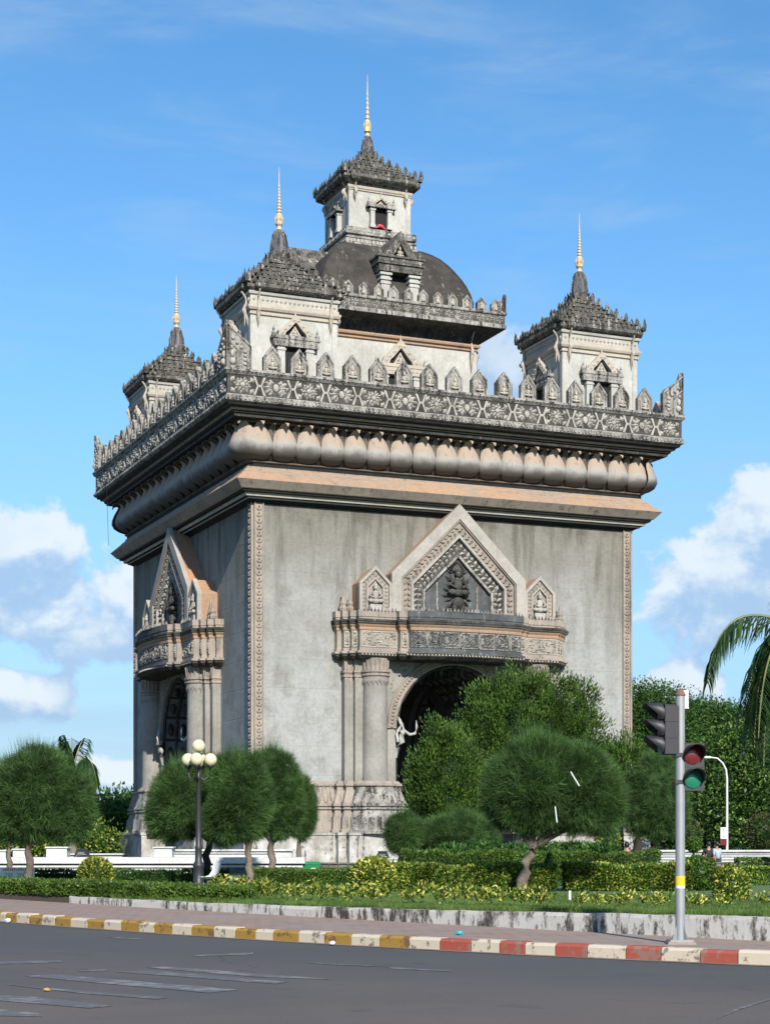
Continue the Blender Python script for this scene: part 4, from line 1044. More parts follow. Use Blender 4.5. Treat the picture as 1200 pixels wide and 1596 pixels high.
# upper storey under the dome
US = 5.2
us = MB(); us.m = 0; us.ring([(0, 25.3), (0, 31.75)], US, US)
us.m = 1; us.ring([(0, 31.75), (.12, 31.8), (.12, 31.86), (.06, 31.88), (.06, 31.95), (.2, 32.0), (.24, 32.1), (.2, 32.18), (.08, 32.2)], US, US)
us.m = 2; us.ring([(.08, 32.2), (.14, 32.5), (.35, 32.75), (.6, 32.88), (1.38, 33.0)], US, US)
for sd in range(4):
    co, si = math.cos(sd * math.pi / 2), math.sin(sd * math.pi / 2); b0 = len(us.v)
    for i in range(26):
        x_ = -US + (i + .5) * 2 * US / 26; us.tube([(x_, -US - .1, 32.22), (x_, -US - .17, 32.5), (x_, -US - .38, 32.74)], .07, 4)
    us.m = 0
    for sg in (-1, 1): us.box(sg * (US - .14) - .16, sg * (US - .14) + .16, -US - .05, -US + .05, 25.3, 31.75)
    us.m = 2
    for i in range(b0, len(us.v)):
        x, y, z_ = us.v[i]; us.v[i] = (x * co - y * si, x * si + y * co, z_)
uso = us.build('upper_storey', [M['white'], M['peach'], M['black']], mon)
up = MB()
up.ring([(1.38, 33.0), (1.44, 33.02), (1.44, 33.24), (1.40, 33.26), (1.36, 33.3), (1.36, 33.82), (1.44, 33.86), (1.46, 33.92), (1.46, 34.02), (1.1, 34.04), (1.1, 33.6), (0, 33.6)], US, US, [0, 0, 0, 0, 1, 0, 0, 0, 0, 0, 0])
for sd in range(4):
    co, si = math.cos(sd * math.pi / 2), math.sin(sd * math.pi / 2); b0 = len(up.v); up.m = 2
    for i in range(19):
        x_ = -6.55 + (i + .5) * 13.1 / 19
        for q in range(6): up.ridge(x_ + .17 * math.cos(q * 1.05 + .5), -US - 1.36, 33.56 + .15 * math.sin(q * 1.05 + .5), q * 1.05 + .5, .24, .14, .09)
    for i in range(b0, len(up.v)):
        x, y, z_ = up.v[i]; up.v[i] = (x * co - y * si, x * si + y * co, z_)
up.build('upper_parapet', [M['grey'], M['roof'], M['pale']], uso)
m2 = MB()
m2.prism([(-.32, 34.02), (.32, 34.02), (.32, 34.46), (0, 34.82), (-.32, 34.46)], -.08, .12)
o2 = [(-.32, 34.02), (.32, 34.02), (.32, 34.46), (0, 34.82), (-.32, 34.46)]
frame(m2, o2, 0, .09, -.13, -.13, .06); m2.m = 0; m2.prism([(-.17, 34.06), (.17, 34.06), (.17, 34.36), (0, 34.56), (-.17, 34.36)], -.10, -.08, False)
m2.m = 1; m2.lathe([(.10, .0), (.12, .1), (.06, .22), (.075, .3), (0, .42)], 6, (0, -.1, 34.08))
m2m = m2.mesh('small_merlon', [M['grey'], M['cream']])
for k in range(4):
    a = -k * math.pi / 2; c, s_ = math.cos(a), math.sin(a)
    for i in range(13):
        s = -5.9 + i * 11.8 / 12
        link('small_merlon', m2m, uso, (s * c + (US + 1.32) * s_, s * s_ - (US + 1.32) * c, 0), a)
for sx, sy in ((-1, -1), (1, -1), (-1, 1), (1, 1)):
    cm = MB(); X = US + 1.42
    for wz in (0, 1):
        Tq = (lambda s, d, z_: (sx * (X - s), sy * (X - d), z_)) if wz == 0 else (lambda s, d, z_: (sx * (X - d), sy * (X - s), z_))
        a_ = [(0, 34.02), (.52, 34.02), (.52, 34.66), (.14, 34.98), (0, 35.15)]
        for d in (0, .2): cm.face([Tq(s, d, z_) for s, z_ in a_])
        for j in range(1, 5): cm.face([Tq(a_[j][0], 0, a_[j][1]), Tq(a_[(j + 1) % 5][0], 0, a_[(j + 1) % 5][1]), Tq(a_[(j + 1) % 5][0], .2, a_[(j + 1) % 5][1]), Tq(a_[j][0], .2, a_[j][1])])
        cm.tube([Tq(.47, -.02, 34.05), Tq(.47, -.02, 34.62), Tq(.05, -.02, 35.0)], .04, 4); cm.ellip(Tq(.24, -.02, 34.3), (.12, .08, .2), 6, 4)
    cm.build('parapet_horn', M['grey'], uso)
us_win = window_mesh(25.6, 29.75, 30.4, 31.95, .85, 1.2, 1.75, .4).mesh('storey_window', [M['white'], M['cream'], M['cream'], M['void']])
us_br = bracket_mesh(32.95, 2.4, .6).mesh('storey_bracket', M['cream'])
for k in range(4):
    a = -k * math.pi / 2; c, s_ = math.cos(a), math.sin(a)
    link('storey_window', us_win, uso, (US * s_, -US * c, 0), a)
    for s in (-4.85, 4.85): link('storey_bracket', us_br, uso, (s * c + (US + .02) * s_, s * s_ - (US + .02) * c, 0), a)
# square dome
dm = MB(); dm.smooth = False
dprof = [(5.02, 33.6), (5.05, 34.9), (4.92, 35.4), (4.72, 35.94), (4.47, 36.45), (4.16, 36.96), (3.85, 37.42), (3.49, 37.85), (3.1, 38.18), (2.7, 38.44), (2.3, 38.62), (2.0, 38.7)]
for sd in range(4):
    co, si = math.cos(sd * math.pi / 2), math.sin(sd * math.pi / 2); dm.smooth = True
    dm.grid([[(lambda x_, y_: (x_ * co - y_ * si, x_ * si + y_ * co, z_))(u * h, -h) for u in (-1, -.5, 0, .5, 1)] for h, z_ in dprof])
    dm.smooth = False
    pts = [(lambda x_, y_: Vector((x_ * co - y_ * si, x_ * si + y_ * co, z_)))(-h - .01, -h - .01) for h, z_ in dprof]; dm.tube(pts, .07, 5)
dmo = dm.build('dome', M['dome'], mon)
dr = MB()
for sg in (-1, 1):
    x0, x1 = sorted((sg * .66, sg * 1.24)); dr.m = 0; dr.box(x0, x1, -.28, 2.0, 33.7, 36.05)
    for z0, o in ((35.3, .05), (35.55, .08), (35.85, .11)): dr.box(x0 - o, x1 + o, -.28 - o, .5, z0, z0 + .14)
    for q in range(4): dr.box(x0 + .04 + q * .14, x0 + .11 + q * .14, -.31, -.28, 34.2, 35.2)
dr.m = 3; dr.box(-.66, .66, .22, .3, 33.7, 36.0); dr.m = 4; dr.box(-.62, .62, .16, .2, 33.7, 35.55)
dr.m = 1; dr.box(-1.42, 1.42, -.45, 2.3, 36.05, 36.5); dr.box(-1.55, 1.55, -.55, 2.6, 36.5, 36.62); dr.box(-1.48, 1.48, -.5, 2.6, 36.66, 36.86); dr.box(-1.58, 1.58, -.58, 2.6, 36.9, 37.02)
for i in range(12): dr.ridge(-1.2 + i * .218, -.45, 36.27, R(90 if i % 2 else 0), .24, .14, .05)
go_ = [(-1.12, 37.02), (1.12, 37.02), (.55, 37.75), (0, 38.62), (-.55, 37.75)]; gi = [(-.5, 37.02), (.5, 37.02), (.24, 37.45), (0, 37.85), (-.24, 37.45)]
for j in range(1, 5):
    k2 = (j + 1) % 5
    dr.face([(go_[j][0], -.45, go_[j][1]), (go_[k2][0], -.45, go_[k2][1]), (gi[k2][0], -.45, gi[k2][1]), (gi[j][0], -.45, gi[j][1])])
    dr.face([(go_[j][0], -.45, go_[j][1]), (go_[k2][0], -.45, go_[k2][1]), (go_[k2][0], 3.2, go_[k2][1]), (go_[j][0], 3.2, go_[j][1])])
    dr.face([(gi[j][0], -.45, gi[j][1]), (gi[k2][0], -.45, gi[k2][1]), (gi[k2][0], .0, gi[k2][1]), (gi[j][0], .0, gi[j][1])])
dr.m = 3; dr.face([(x_, -.02, z_) for x_, z_ in gi]); dr.m = 2; deity(dr, 0, -.3, 37.04, .7)
for sg in (-1, 1): dr.m = 1; dr.lathe([(.14, 0), (.18, .15), (.05, .35), (0, .6)], 6, (sg * 1.35, -.3, 37.02))
dr_m = dr.mesh('dormer', [M['white'], M['roof'], M['cream'], M['void'], M['glass']])
for k in range(4):
    a = -k * math.pi / 2; c, s_ = math.cos(a), math.sin(a); link('dormer', dr_m, dmo, (5.02 * s_, -5.02 * c, 0), a)
# lantern tower
LH = 2.06
ln = MB(); ln.m = 1
ln.ring([(.45, 38.4), (.45, 38.62), (.30, 38.66), (.28, 38.9), (.34, 38.94), (.34, 39.02), (.2, 39.06), (.2, 39.16), (.34, 39.2), (.34, 39.6), (.26, 39.66), (0, 39.70)], LH, LH)
for sd in range(4):
    co, si = math.cos(sd * math.pi / 2), math.sin(sd * math.pi / 2); b0 = len(ln.v); ln.m = 2
    for i in range(14): ln.ridge(-2.2 + i * .34, -LH - .34, 39.4, R(90 * (i % 2)), .3, .2, .07)
    for i in range(18): ln.box(-2.2 + i * .26, -2.06 + i * .26, -LH - .36, -LH - .25, 38.68, 38.88)
    for i in range(b0, len(ln.v)):
        x, y, z_ = ln.v[i]; ln.v[i] = (x * co - y * si, x * si + y * co, z_)
ln.m = 0; ln.ring([(0, 39.7), (0, 42.0)], LH, LH)
ln.m = 3; ln.ring([(0, 42.0), (.08, 42.04), (.08, 42.1), (.14, 42.16), (.16, 42.28), (.1, 42.34)], LH, LH)
ln.m = 1; ln.ring([(.1, 42.34), (.06, 42.36), (.06, 42.5), (.14, 42.54), (.4, 42.6)], LH, LH)
for sd in range(4):
    co, si = math.cos(sd * math.pi / 2), math.sin(sd * math.pi / 2); b0 = len(ln.v)
    ln.m = 0
    for sg in (-1, 1): ln.box(sg * (LH - .1) - .13, sg * (LH - .1) + .13, -LH - .05, -LH + .03, 39.7, 42.0)
    ln.m = 3
    for i in range(14):
        if 5 < i < 8: continue
        ln.ridge(-1.9 + i * .29, -LH - .06, 42.43, R(90), .16, .2, .08)
    for i in range(b0, len(ln.v)):
        x, y, z_ = ln.v[i]; ln.v[i] = (x * co - y * si, x * si + y * co, z_)
lno = ln.build('lantern_tower', [M['white'], M['grey'], M['pale'], M['cream']], mon)
link('lantern_roof', roof_mesh(2.74, 42.60, 45.0, .36, 45.0).mesh('lantern_roof', M['roof']), lno)
link('lantern_bell', bell_mesh(.32, 45.15, 46.4).mesh('lantern_bell', [M['roof'], M['tile']]), lno)
link('lantern_spire', spire_mesh(46.35, 50.4, .20, 6).mesh('lantern_spire', M['gold']), lno)
gk = MB(); gk.lathe([(.16, 46.62), (.24, 46.7), (.24, 46.95), (.15, 47.02)], 8); gk.build('gilt_collar', M['pole_gold'], lno)
lw_ = window_mesh(39.75, 41.05, 41.22, 41.78, .44, .72, .98, .42).mesh('lantern_window', WM)
lb = bracket_mesh(42.58, 1.2, .32).mesh('lantern_bracket', M['cream'])
for k in range(4):
    a = -k * math.pi / 2; c, s_ = math.cos(a), math.sin(a); link('lantern_window', lw_, lno, (LH * s_, -LH * c, 0), a)
    for s in (-1.72, 1.72): link('lantern_bracket', lb, lno, (s * c + (LH + .02) * s_, s * s_ - (LH + .02) * c, 0), a)
rc = MB(); rc.smooth = True; rc.tube([(-.3, -.12, 39.78), (-.1, -.15, 39.95), (.1, -.15, 39.93), (.32, -.12, 39.78)], [.04, .12, .1, .04], 6); o = rc.build('red_cloth', M['red'], lno, (0, -LH, 0))
# thin lightning wire down the left parapet
lw2 = MB(); lw2.tube([(-14.24, 11.2, 26.4), (-14.26, 11.2, 24.5), (-14.2, 11.2, 22.9), (-14.15, 11.15, 20.9)], .014, 4); lw2.build('lightning_wire', M['dark'], mon)

# ------------------------------------------------------------------ foliage materials
M['needle'] = leafm('casuarina_needles', [(.026, .060, .017), (.044, .096, .026), (.066, .132, .038), (.10, .175, .055)], .3, .6, .8)
M['thuja'] = leafm('thuja_sprays', [(.026, .060, .011), (.045, .095, .017), (.075, .14, .025), (.115, .185, .038)], .3, .6, .9)
M['hedge'] = leafm('clipped_hedge_leaves', [(.028, .068, .012), (.048, .10, .016), (.08, .145, .024), (.13, .18, .034)], .25, .45, .7)
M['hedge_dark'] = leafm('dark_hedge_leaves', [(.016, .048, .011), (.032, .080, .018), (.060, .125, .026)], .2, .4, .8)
M['croton'] = leafm('variegated_croton_leaves', [(.03, .075, .012), (.06, .12, .018), (.16, .20, .03), (.42, .42, .08), (.60, .56, .16)], .25, .4, .4)
M['variegated'] = leafm('yellow_green_hedge_leaves', [(.02, .06, .012), (.035, .09, .015), (.07, .14, .02), (.20, .25, .04), (.40, .42, .09)], .25, .4, .6)
M['broad'] = leafm('broad_glossy_leaves', [(.018, .055, .015), (.035, .09, .022), (.06, .13, .03), (.10, .18, .05)], .2, .3, .6)
M['olive'] = leafm('olive_topiary_leaves', [(.035, .05, .018), (.06, .075, .028), (.09, .10, .04)], .2, .6, .6)
M['rain'] = leafm('rain_tree_leaves', [(.025, .065, .014), (.045, .105, .022), (.085, .16, .036)], .3, .5, .8)
M['big'] = leafm('large_tree_leaves', [(.018, .052, .010), (.04, .095, .020), (.085, .16, .032), (.15, .23, .06)], .3, .4, .9)
M['palm'] = leafm('palm_leaflets', [(.014, .036, .012), (.026, .06, .018), (.045, .085, .028)], .2, .35, .5)
M['grass'] = leafm('grass_blades', [(.055, .115, .022), (.085, .16, .032), (.12, .195, .044), (.18, .20, .075)], .4, .6, .6)
M['bark'] = stone('pale_rough_bark', (.28, .23, .185), (.17, .14, .115), (.05, .042, .035), .6, .52, 3., 6., 14., .8)
M['bark_dark'] = stone('dark_bark', (.07, .058, .047), (.045, .038, .03), (.02, .018, .015), .6, .52, 3., 6., 14., .7)
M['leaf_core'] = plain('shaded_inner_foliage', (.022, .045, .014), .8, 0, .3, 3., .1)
M['frond'] = plain('palm_stalk', (.13, .15, .06), .5)

def shell(blobs, n, lo=.78, hi=1.05, power=1.0):
    """points and outward directions in the outer layer of a union of ellipsoids [(centre, radii)]"""
    vol = np.array([r[0] * r[1] + r[0] * r[2] + r[1] * r[2] for _, r in blobs]); vol = vol / vol.sum()
    P, D = [], []
    for (c, r), v in zip(blobs, vol):
        k = int(n * v); d = unit(rng.normal(size=(k, 3))); f = lo + (hi - lo) * rng.random((k, 1)) ** power
        # bumpy outline: lobes of the crown push out or draw in
        ph = np.sin(d[:, :1] * 5.3 + c[0] * 3) * np.cos(d[:, 1:2] * 4.7 + c[2]) + .6 * np.sin(d[:, 2:3] * 8.1 + c[0] * 7) * np.cos(d[:, :1] * 9)
        f = f * (1 + .055 * ph)
        P.append(np.array(c) + d * f * np.array(r)); D.append(unit(d / np.array(r)))
    P, D = np.concatenate(P), np.concatenate(D); keep = np.ones(len(P), bool)
    for c, r in blobs:
        q = np.linalg.norm((P - np.array(c)) / np.array(r), axis=1); keep &= q > lo * .93
    return P[keep], D[keep]
def core(mb, blobs, f=.8):
    for c, r in blobs: mb.ellip(c, (r[0] * f, r[1] * f, r[2] * f), 12, 8)
def limbs(mb, base, fork, tips, r0, wob=.06, r1=None):
    b, f = Vector(base), Vector(fork); n = 6; pts, rad = [], []
    for i in range(n + 1):
        t_ = i / n; p_ = b.lerp(f, t_); p_.x += random.uniform(-wob, wob) * (0 < i < n); p_.y += random.uniform(-wob, wob) * (0 < i < n)
        pts.append(p_); rad.append(r0 * (1.25 if i == 0 else 1 - .3 * t_) * random.uniform(.9, 1.12))
    mb.smooth = True; mb.tube(pts, rad, 8)
    for tp in tips:
        tp = Vector(tp); m_ = f.lerp(tp, .5) + Vector((random.uniform(-.1, .1), random.uniform(-.1, .1), .08)) * (tp - f).length * .6
        mb.tube([f - Vector((0, 0, .05)), m_, tp], [r0 * .55, r0 * .38, r0 * .16], 6)
def tree(name, label, cat, base, fork, blobs, tips, r0, crown_mesh, bark, group=None):
    t_ = thing(name, label, cat, base, 0, group)
    b = Vector(base); mb = MB()
    limbs(mb, (0, 0, -.1), Vector(fork) - b, [Vector(q) - b for q in tips], r0)
    mb.build('trunk', bark, t_)
    o = link('crown', crown_mesh, t_, -b)
    return t_
def crown_casuarina(blobs, n, L=(.13, .30), Wd=.011, dens_core=.92, mat=None):
    n = int(n * 2.3)
    nt = max(60, n // 22); C_, Dc = shell(blobs, nt, .74, 1.0, .5); per = max(6, n // len(C_))
    P = np.repeat(C_, per, 0) + rng.normal(size=(len(C_) * per, 3)) * .05; D = np.repeat(Dc, per, 0)
    lean = np.repeat(rng.normal(size=C_.shape) * .38, per, 0)
    d = D * .8 + lean + rng.normal(size=P.shape) * .42; d[:, 2] += .20
    V = needle_tris(P, d, rng.uniform(*L, len(P)), Wd)
    # a few long wisps that stand out of the clipped outline on top
    k = n // 160; c, r = blobs[0]; u = unit(np.column_stack([rng.normal(size=k) * .5, rng.normal(size=k) * .5, np.abs(rng.normal(size=k)) + .8]))
    Pw = np.array(c) + u * np.array(r) * .97; dw = u * .4 + rng.normal(size=(k, 3)) * .22; dw[:, 2] += .8
    V = np.concatenate([V, needle_tris(Pw, dw, rng.uniform(.3, .62, k), Wd * .9)])
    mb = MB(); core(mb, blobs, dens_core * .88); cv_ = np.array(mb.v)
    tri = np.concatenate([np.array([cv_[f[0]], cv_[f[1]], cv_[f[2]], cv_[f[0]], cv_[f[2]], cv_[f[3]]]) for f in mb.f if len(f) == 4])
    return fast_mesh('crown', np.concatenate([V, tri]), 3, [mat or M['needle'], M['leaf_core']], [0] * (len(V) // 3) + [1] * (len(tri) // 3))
def at(px, py, Y): w_ = W(px, py, Y); return (w_.x, w_.y, w_.z)
def blob(px, py, rx, ry, Y, dep=1.0, dy=0.0):
    k = Y / F; return (at(px, py, Y + dy), (rx * k, rx * k * dep, ry * k))

# ------------------------------------------------------------------ clipped casuarinas along the garden
GC = 'clipped casuarina trees in the garden'
def casuarina(label, basepx, forkpx, blobs_px, tips_px, r0, n, bark='bark', Y=None, **kw):
    b = G(*basepx) if Y is None else Vector((ray(basepx[0], Y), Y, zg(Y))); Y = b.y
    bl = [blob(*q, Y, dep=.9, dy=.0) for q in blobs_px]
    return tree('casuarina_tree', label, 'tree', tuple(b), at(*forkpx, Y), bl, [at(*q, Y) for q in tips_px], r0, crown_casuarina(bl, n, **kw), M[bark], GC)
casuarina('tallest round clipped casuarina at far left, in front of the palm', (43, 1383), (45, 1318), [(52, 1240, 60, 68), (20, 1262, 44, 50), (106, 1258, 38, 56), (70, 1205, 34, 36)], [(20, 1290), (70, 1285), (95, 1290), (40, 1260)], .12, 26000)
casuarina('casuarina with thin crooked trunk behind the white phone sign', (14, 1368), (16, 1318), [(2, 1250, 50, 62)], [(-10, 1285), (30, 1285)], .10, 12000)
casuarina('casuarina with dark leaning trunk directly behind the globe lamp post', (318, 1377), (327, 1310), [(286, 1250, 50, 56), (262, 1272, 32, 38), (330, 1232, 40, 50)], [(300, 1270), (355, 1292), (270, 1280), (330, 1260)], .12, 22000, 'bark_dark')
casuarina('casuarina with pale knobbly trunk right of the white bench', (387, 1381), (388, 1318), [(370, 1244, 49, 66), (352, 1270, 38, 45)], [(360, 1275), (400, 1292), (380, 1250)], .115, 22000)
casuarina('casuarina against the bare wall corner, right of the pale-trunked one', (423, 1367), (424, 1312), [(424, 1232, 46, 62), (400, 1258, 30, 50), (438, 1262, 32, 46)], [(400, 1295), (455, 1295), (425, 1260)], .13, 22000)
casuarina('narrow casuarina at the right end of the left group', (466, 1357), (466, 1312), [(470, 1262, 22, 48)], [(472, 1280)], .12, 9000)
D_ = casuarina('broad umbrella-shaped casuarina with slanting pale trunk, nearest to the road', (809, 1393), (829, 1318), [(836, 1226, 72, 70), (800, 1242, 42, 50), (898, 1230, 60, 66), (934, 1248, 34, 52), (845, 1182, 40, 30)],
          [(790, 1275), (840, 1270), (880, 1280), (915, 1285), (815, 1262)], .14, 52000)
casuarina('dark casuarina with forked trunk behind the traffic signal pole', (988, 1336), (996, 1300), [(1024, 1242, 44, 66), (1000, 1262, 32, 46), (1050, 1262, 22, 46)], [(975, 1285), (1015, 1282), (1040, 1292), (1000, 1262)], .20, 17000, 'bark_dark', Y=68)
casuarina('small ball-shaped casuarina at left of the arch foot', (622, 1342), (626, 1328), [(629, 1301, 27, 30)], [(629, 1310)], .10, 7000, 'bark_dark', Y=60)
casuarina('low wide clipped casuarina in front of the arch', (690, 1345), (705, 1328), [(722, 1304, 54, 35), (680, 1308, 36, 30)], [(690, 1312), (745, 1312)], .12, 13000, 'bark_dark', Y=62)

# ------------------------------------------------------------------ thuja clump
def crown_thuja(blobs, nclump, sprays=62):
    nclump = int(nclump * .56)
    C_, D = shell(blobs, nclump, .80, 1.0, .5)
    C_ = C_ + D * (np.abs(rng.normal(0, .22, (len(C_), 1)))) + np.array([0, 0, .10])
    C_ = np.repeat(C_, sprays, 0); D = np.repeat(D, sprays, 0)
    off = unit(rng.normal(size=C_.shape)) * (rng.random((len(C_), 1)) ** .5) * .34
    off[:, 2] *= 1.35
    d = D * .35 + off / .34 * .5; d[:, 2] += .75
    V = leaf_quads(C_ + off, d, rng.uniform(.09, .19, len(C_)), rng.uniform(.035, .06, len(C_)))
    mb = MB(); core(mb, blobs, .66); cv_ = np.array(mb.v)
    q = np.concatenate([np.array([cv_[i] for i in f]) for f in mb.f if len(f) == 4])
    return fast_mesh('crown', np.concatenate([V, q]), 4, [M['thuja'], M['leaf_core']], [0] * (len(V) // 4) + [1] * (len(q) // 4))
def thuja(label, bpx, Y, blobs_px, n):
    b = Vector((ray(bpx, Y), Y, zg(Y))); bl = [blob(*q, Y, dep=.85) for q in blobs_px]
    top = bl[0][0]
    tree('thuja_tree', label, 'tree', tuple(b), (b.x, b.y, b.z + 1.2), bl, [(top[0], top[1], top[2] + bl[0][1][2] * .5), (bl[-1][0])], .2, crown_thuja(bl, n), M['bark_dark'], 'bushy thuja trees in front of the arch')
thuja('tall billowing thuja rising above the umbrella-shaped casuarina', 820, 70, [(818, 1128, 56, 62), (758, 1132, 28, 46), (874, 1126, 38, 52), (905, 1106, 19, 34), (813, 1078, 26, 25), (766, 1094, 20, 24), (856, 1078, 18, 22), (905, 1168, 34, 50), (822, 1215, 76, 60)], 1700)
thuja('lower thuja lobe at the left, filling the dark archway', 690, 67, [(700, 1216, 40, 52), (676, 1206, 23, 34), (692, 1158, 19, 24), (708, 1256, 40, 30), (664, 1236, 20, 26)], 1000)
thuja('small bright thuja at the right, beside the traffic signal', 968, 69, [(970, 1214, 28, 44), (985, 1235, 18, 30), (950, 1194, 18, 24), (958, 1250, 28, 30)], 480)

# ------------------------------------------------------------------ hedges, bushes, croton plants
def box_leaves(poly, h, n, mat, L=.065, wd=.04, name='leaves', rag=.05, topbias=.45):
    """leaves over a hedge that follows a polyline of (x0,y0)-(x1,y1) with a given depth"""
    P, D = [], []
    (x0, y0), (x1, y1), dep = poly
    ax = np.array([x1 - x0, y1 - y0]); ln_ = np.linalg.norm(ax); ax = ax / ln_; nx = np.array([ax[1], -ax[0]])
    nt = int(n * topbias); nf = n - nt
    u = rng.random(n) * ln_; bump = 1 + .05 * np.sin(u * 3.1) + .04 * np.sin(u * 7.3 + 1)
    v = np.where(np.arange(n) < nt, rng.random(n) * dep, np.abs(rng.normal(0, .05, n)))
    hh = h * bump; z = np.where(np.arange(n) < nt, hh + rng.normal(0, rag * .5, n), rng.random(n) ** .85 * hh)
    side = rng.random(n) < .10; u = np.where(side, np.where(rng.random(n) < .5, 0, ln_), u); v = np.where(side, rng.random(n) * dep, v)
    X = x0 + ax[0] * u - nx[0] * v; Y = y0 + ax[1] * u - nx[1] * v
    Z = np.array([zg(y_) for y_ in Y]) + z
    P = np.column_stack([X, Y, Z]); D = np.column_stack([np.full(n, nx[0] * .5), np.full(n, nx[1] * .5), np.full(n, .55)]); D[:nt] = (0, 0, 1)
    D = D + rng.normal(size=D.shape) * .55
    return leaf_quads(P, D, rng.uniform(L * .7, L * 1.3, n), rng.uniform(wd * .7, wd * 1.3, n))
def hedge(label, a, b, dep, h, n, mat, L=.065, wd=.04, name='hedge', group='clipped hedges in the garden', core_mat='hedge_dark', rag=.05):
    (x0, y0), (x1, y1) = a, b; t_ = thing(name, label, 'hedge', ((x0 + x1) / 2, (y0 + y1) / 2, zg((y0 + y1) / 2)), 0, group)
    o = -Vector(t_.location)
    link('leaves', fast_mesh('leaves', box_leaves((a, b, dep), h, n, None, L, wd, rag=rag), 4, M[mat]), t_, o)
    ax = Vector((x1 - x0, y1 - y0, 0)).normalized(); nx = Vector((-ax.y, ax.x, 0)); mb = MB(); i0 = .06
    A_, B_ = Vector((x0, y0, 0)) + ax * i0 + nx * i0, Vector((x1, y1, 0)) - ax * i0 + nx * i0
    rows = []
    for q in (A_, B_):
        z_ = zg(q.y); w_ = nx * (dep - 2 * i0)
        rows.append([tuple(q + Vector((0, 0, z_ - .05))), tuple(q + Vector((0, 0, z_ + h * .86))), tuple(q + w_ + Vector((0, 0, z_ + h * .86))), tuple(q + w_ + Vector((0, 0, z_ - .05)))])
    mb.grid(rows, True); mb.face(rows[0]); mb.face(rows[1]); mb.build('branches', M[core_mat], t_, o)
    return t_
def gp(px, py): q = G(px, py); return (q.x, q.y)
def onY(px, Y): return (ray(px, Y), Y)
# front hedge at the left follows the pavement edge
fx = [-11.5, -9.6, -7.7, -5.8]
segs = [((-12.2, Yw(-12.2) + .06), (-7.2, Yw(-7.2) + .06)), ((-7.2, Yw(-7.2) + .06), (-4.55, Yw(-4.55) + .30)), ((-4.55, Yw(-4.55) + .30), (-2.95, Yw(-2.95) + .5))]
hf = thing('hedge', 'long leafy green hedge along the pavement at the left, in front of the sign', 'hedge', (-7.2, Yw(-7.2), .27), 0, 'clipped hedges in the garden')
for i, (a, b) in enumerate(segs):
    n = int(3300 * math.hypot(a[0] - b[0], a[1] - b[1])); h = (.25, .26, .25)[i]
    link('hedge_section', fast_mesh('leaves', box_leaves((a, b, .8), h, n, None, .06, .036), 4, M['hedge']), hf, -Vector(hf.location))
    mb = MB(); ax = Vector((b[0] - a[0], b[1] - a[1], 0)).normalized(); nx = Vector((-ax.y, ax.x, 0)); rows = []
    for q in (Vector((*a, 0)) + nx * .07, Vector((*b, 0)) + nx * .07 - ax * (.12 if i == 2 else 0)): rows.append([tuple(q + Vector((0, 0, .1))), tuple(q + Vector((0, 0, zg(q.y) + h * .84))), tuple(q + nx * .65 + Vector((0, 0, zg(q.y) + h * .84))), tuple(q + nx * .65 + Vector((0, 0, .1)))])
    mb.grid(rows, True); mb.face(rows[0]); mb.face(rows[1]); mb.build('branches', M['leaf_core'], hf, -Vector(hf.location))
hedge('flat-topped yellow-green hedge left of the slanting trunk', onY(612, 40.4), onY(866, 40.4), 1.0, .55, 15000, 'variegated', .075, .045)
hedge('flat-topped yellow-green hedge between the slanting trunk and the signal pole', onY(884, 40.8), onY(1078, 40.8), 1.0, .55, 12500, 'variegated', .075, .045)
hedge('plain dark green hedge behind the left yellow-green hedge', onY(628, 46), onY(872, 46), 1.2, .82, 10000, 'hedge', .07, .04)
hedge('taller smooth green hedge behind the right yellow-green hedge', onY(862, 45), onY(1030, 45), 1.6, .80, 10000, 'hedge', .06, .035)
hedge('low dark hedge between the pale trunk and the yellow ball bush', onY(392, 46), onY(560, 46), 1.2, .36, 7000, 'hedge', .06, .035)
hedge('low dark hedge running under the white basin wall', onY(40, 48), onY(352, 48), .9, .30, 9000, 'hedge_dark', .06, .035)
hedge('lower far-right hedge step in front of the black box', onY(1158, 46), onY(1260, 46), .6, .42, 4000, 'variegated', .06, .035)
hedge('upper far-right hedge step close to the black box', onY(1152, 50), onY(1260, 50), .7, .58, 4000, 'hedge', .06, .035)
# broad-leaved shrub row
def ball(name, label, px, py, rx, ry, Y, n, mat, L, wd, cat='bush', group=None, dep=1., cmat='hedge_dark', flat=0):
    b = Vector((ray(px, Y), Y, zg(Y))); bl = [blob(px, py, rx, ry, Y, dep)]
    t_ = thing(name, label, cat, tuple(b), 0, group); P, D = shell(bl, n, .80, 1.05, .5)
    d = D + rng.normal(size=P.shape) * .6; d[:, 2] += .35
    k = P[:, 2] > b.z + .02; P, d = P[k], d[k]
    link('leaves', fast_mesh('leaves', leaf_quads(P, d, rng.uniform(L * .7, L * 1.3, len(P)), rng.uniform(wd * .7, wd * 1.3, len(P))), 4, M[mat]), t_, -b)
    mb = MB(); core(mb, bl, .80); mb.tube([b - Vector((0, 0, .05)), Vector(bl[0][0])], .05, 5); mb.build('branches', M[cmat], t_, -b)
    return t_
GB = 'rounded bushes in the garden'
ball('round_bush', 'yellow-speckled ball bush standing alone left of the long hedge', 583, 1367, 33, 28, 40.0, 3800, 'croton', .085, .05, group=GB)
ball('round_bush', 'yellow-speckled ball bush below the white basin at the left', 149, 1364, 26, 25, 43, 2600, 'croton', .08, .05, group=GB)
ball('round_bush', 'plain green ball bush right of the signal pole', 1088, 1363, 28, 26, 41.5, 3000, 'hedge', .07, .04, group=GB)
ball('round_bush', 'open yellowish bush in front of the seated couple', 1138, 1383, 26, 31, 36, 2000, 'croton', .075, .045, group=GB)
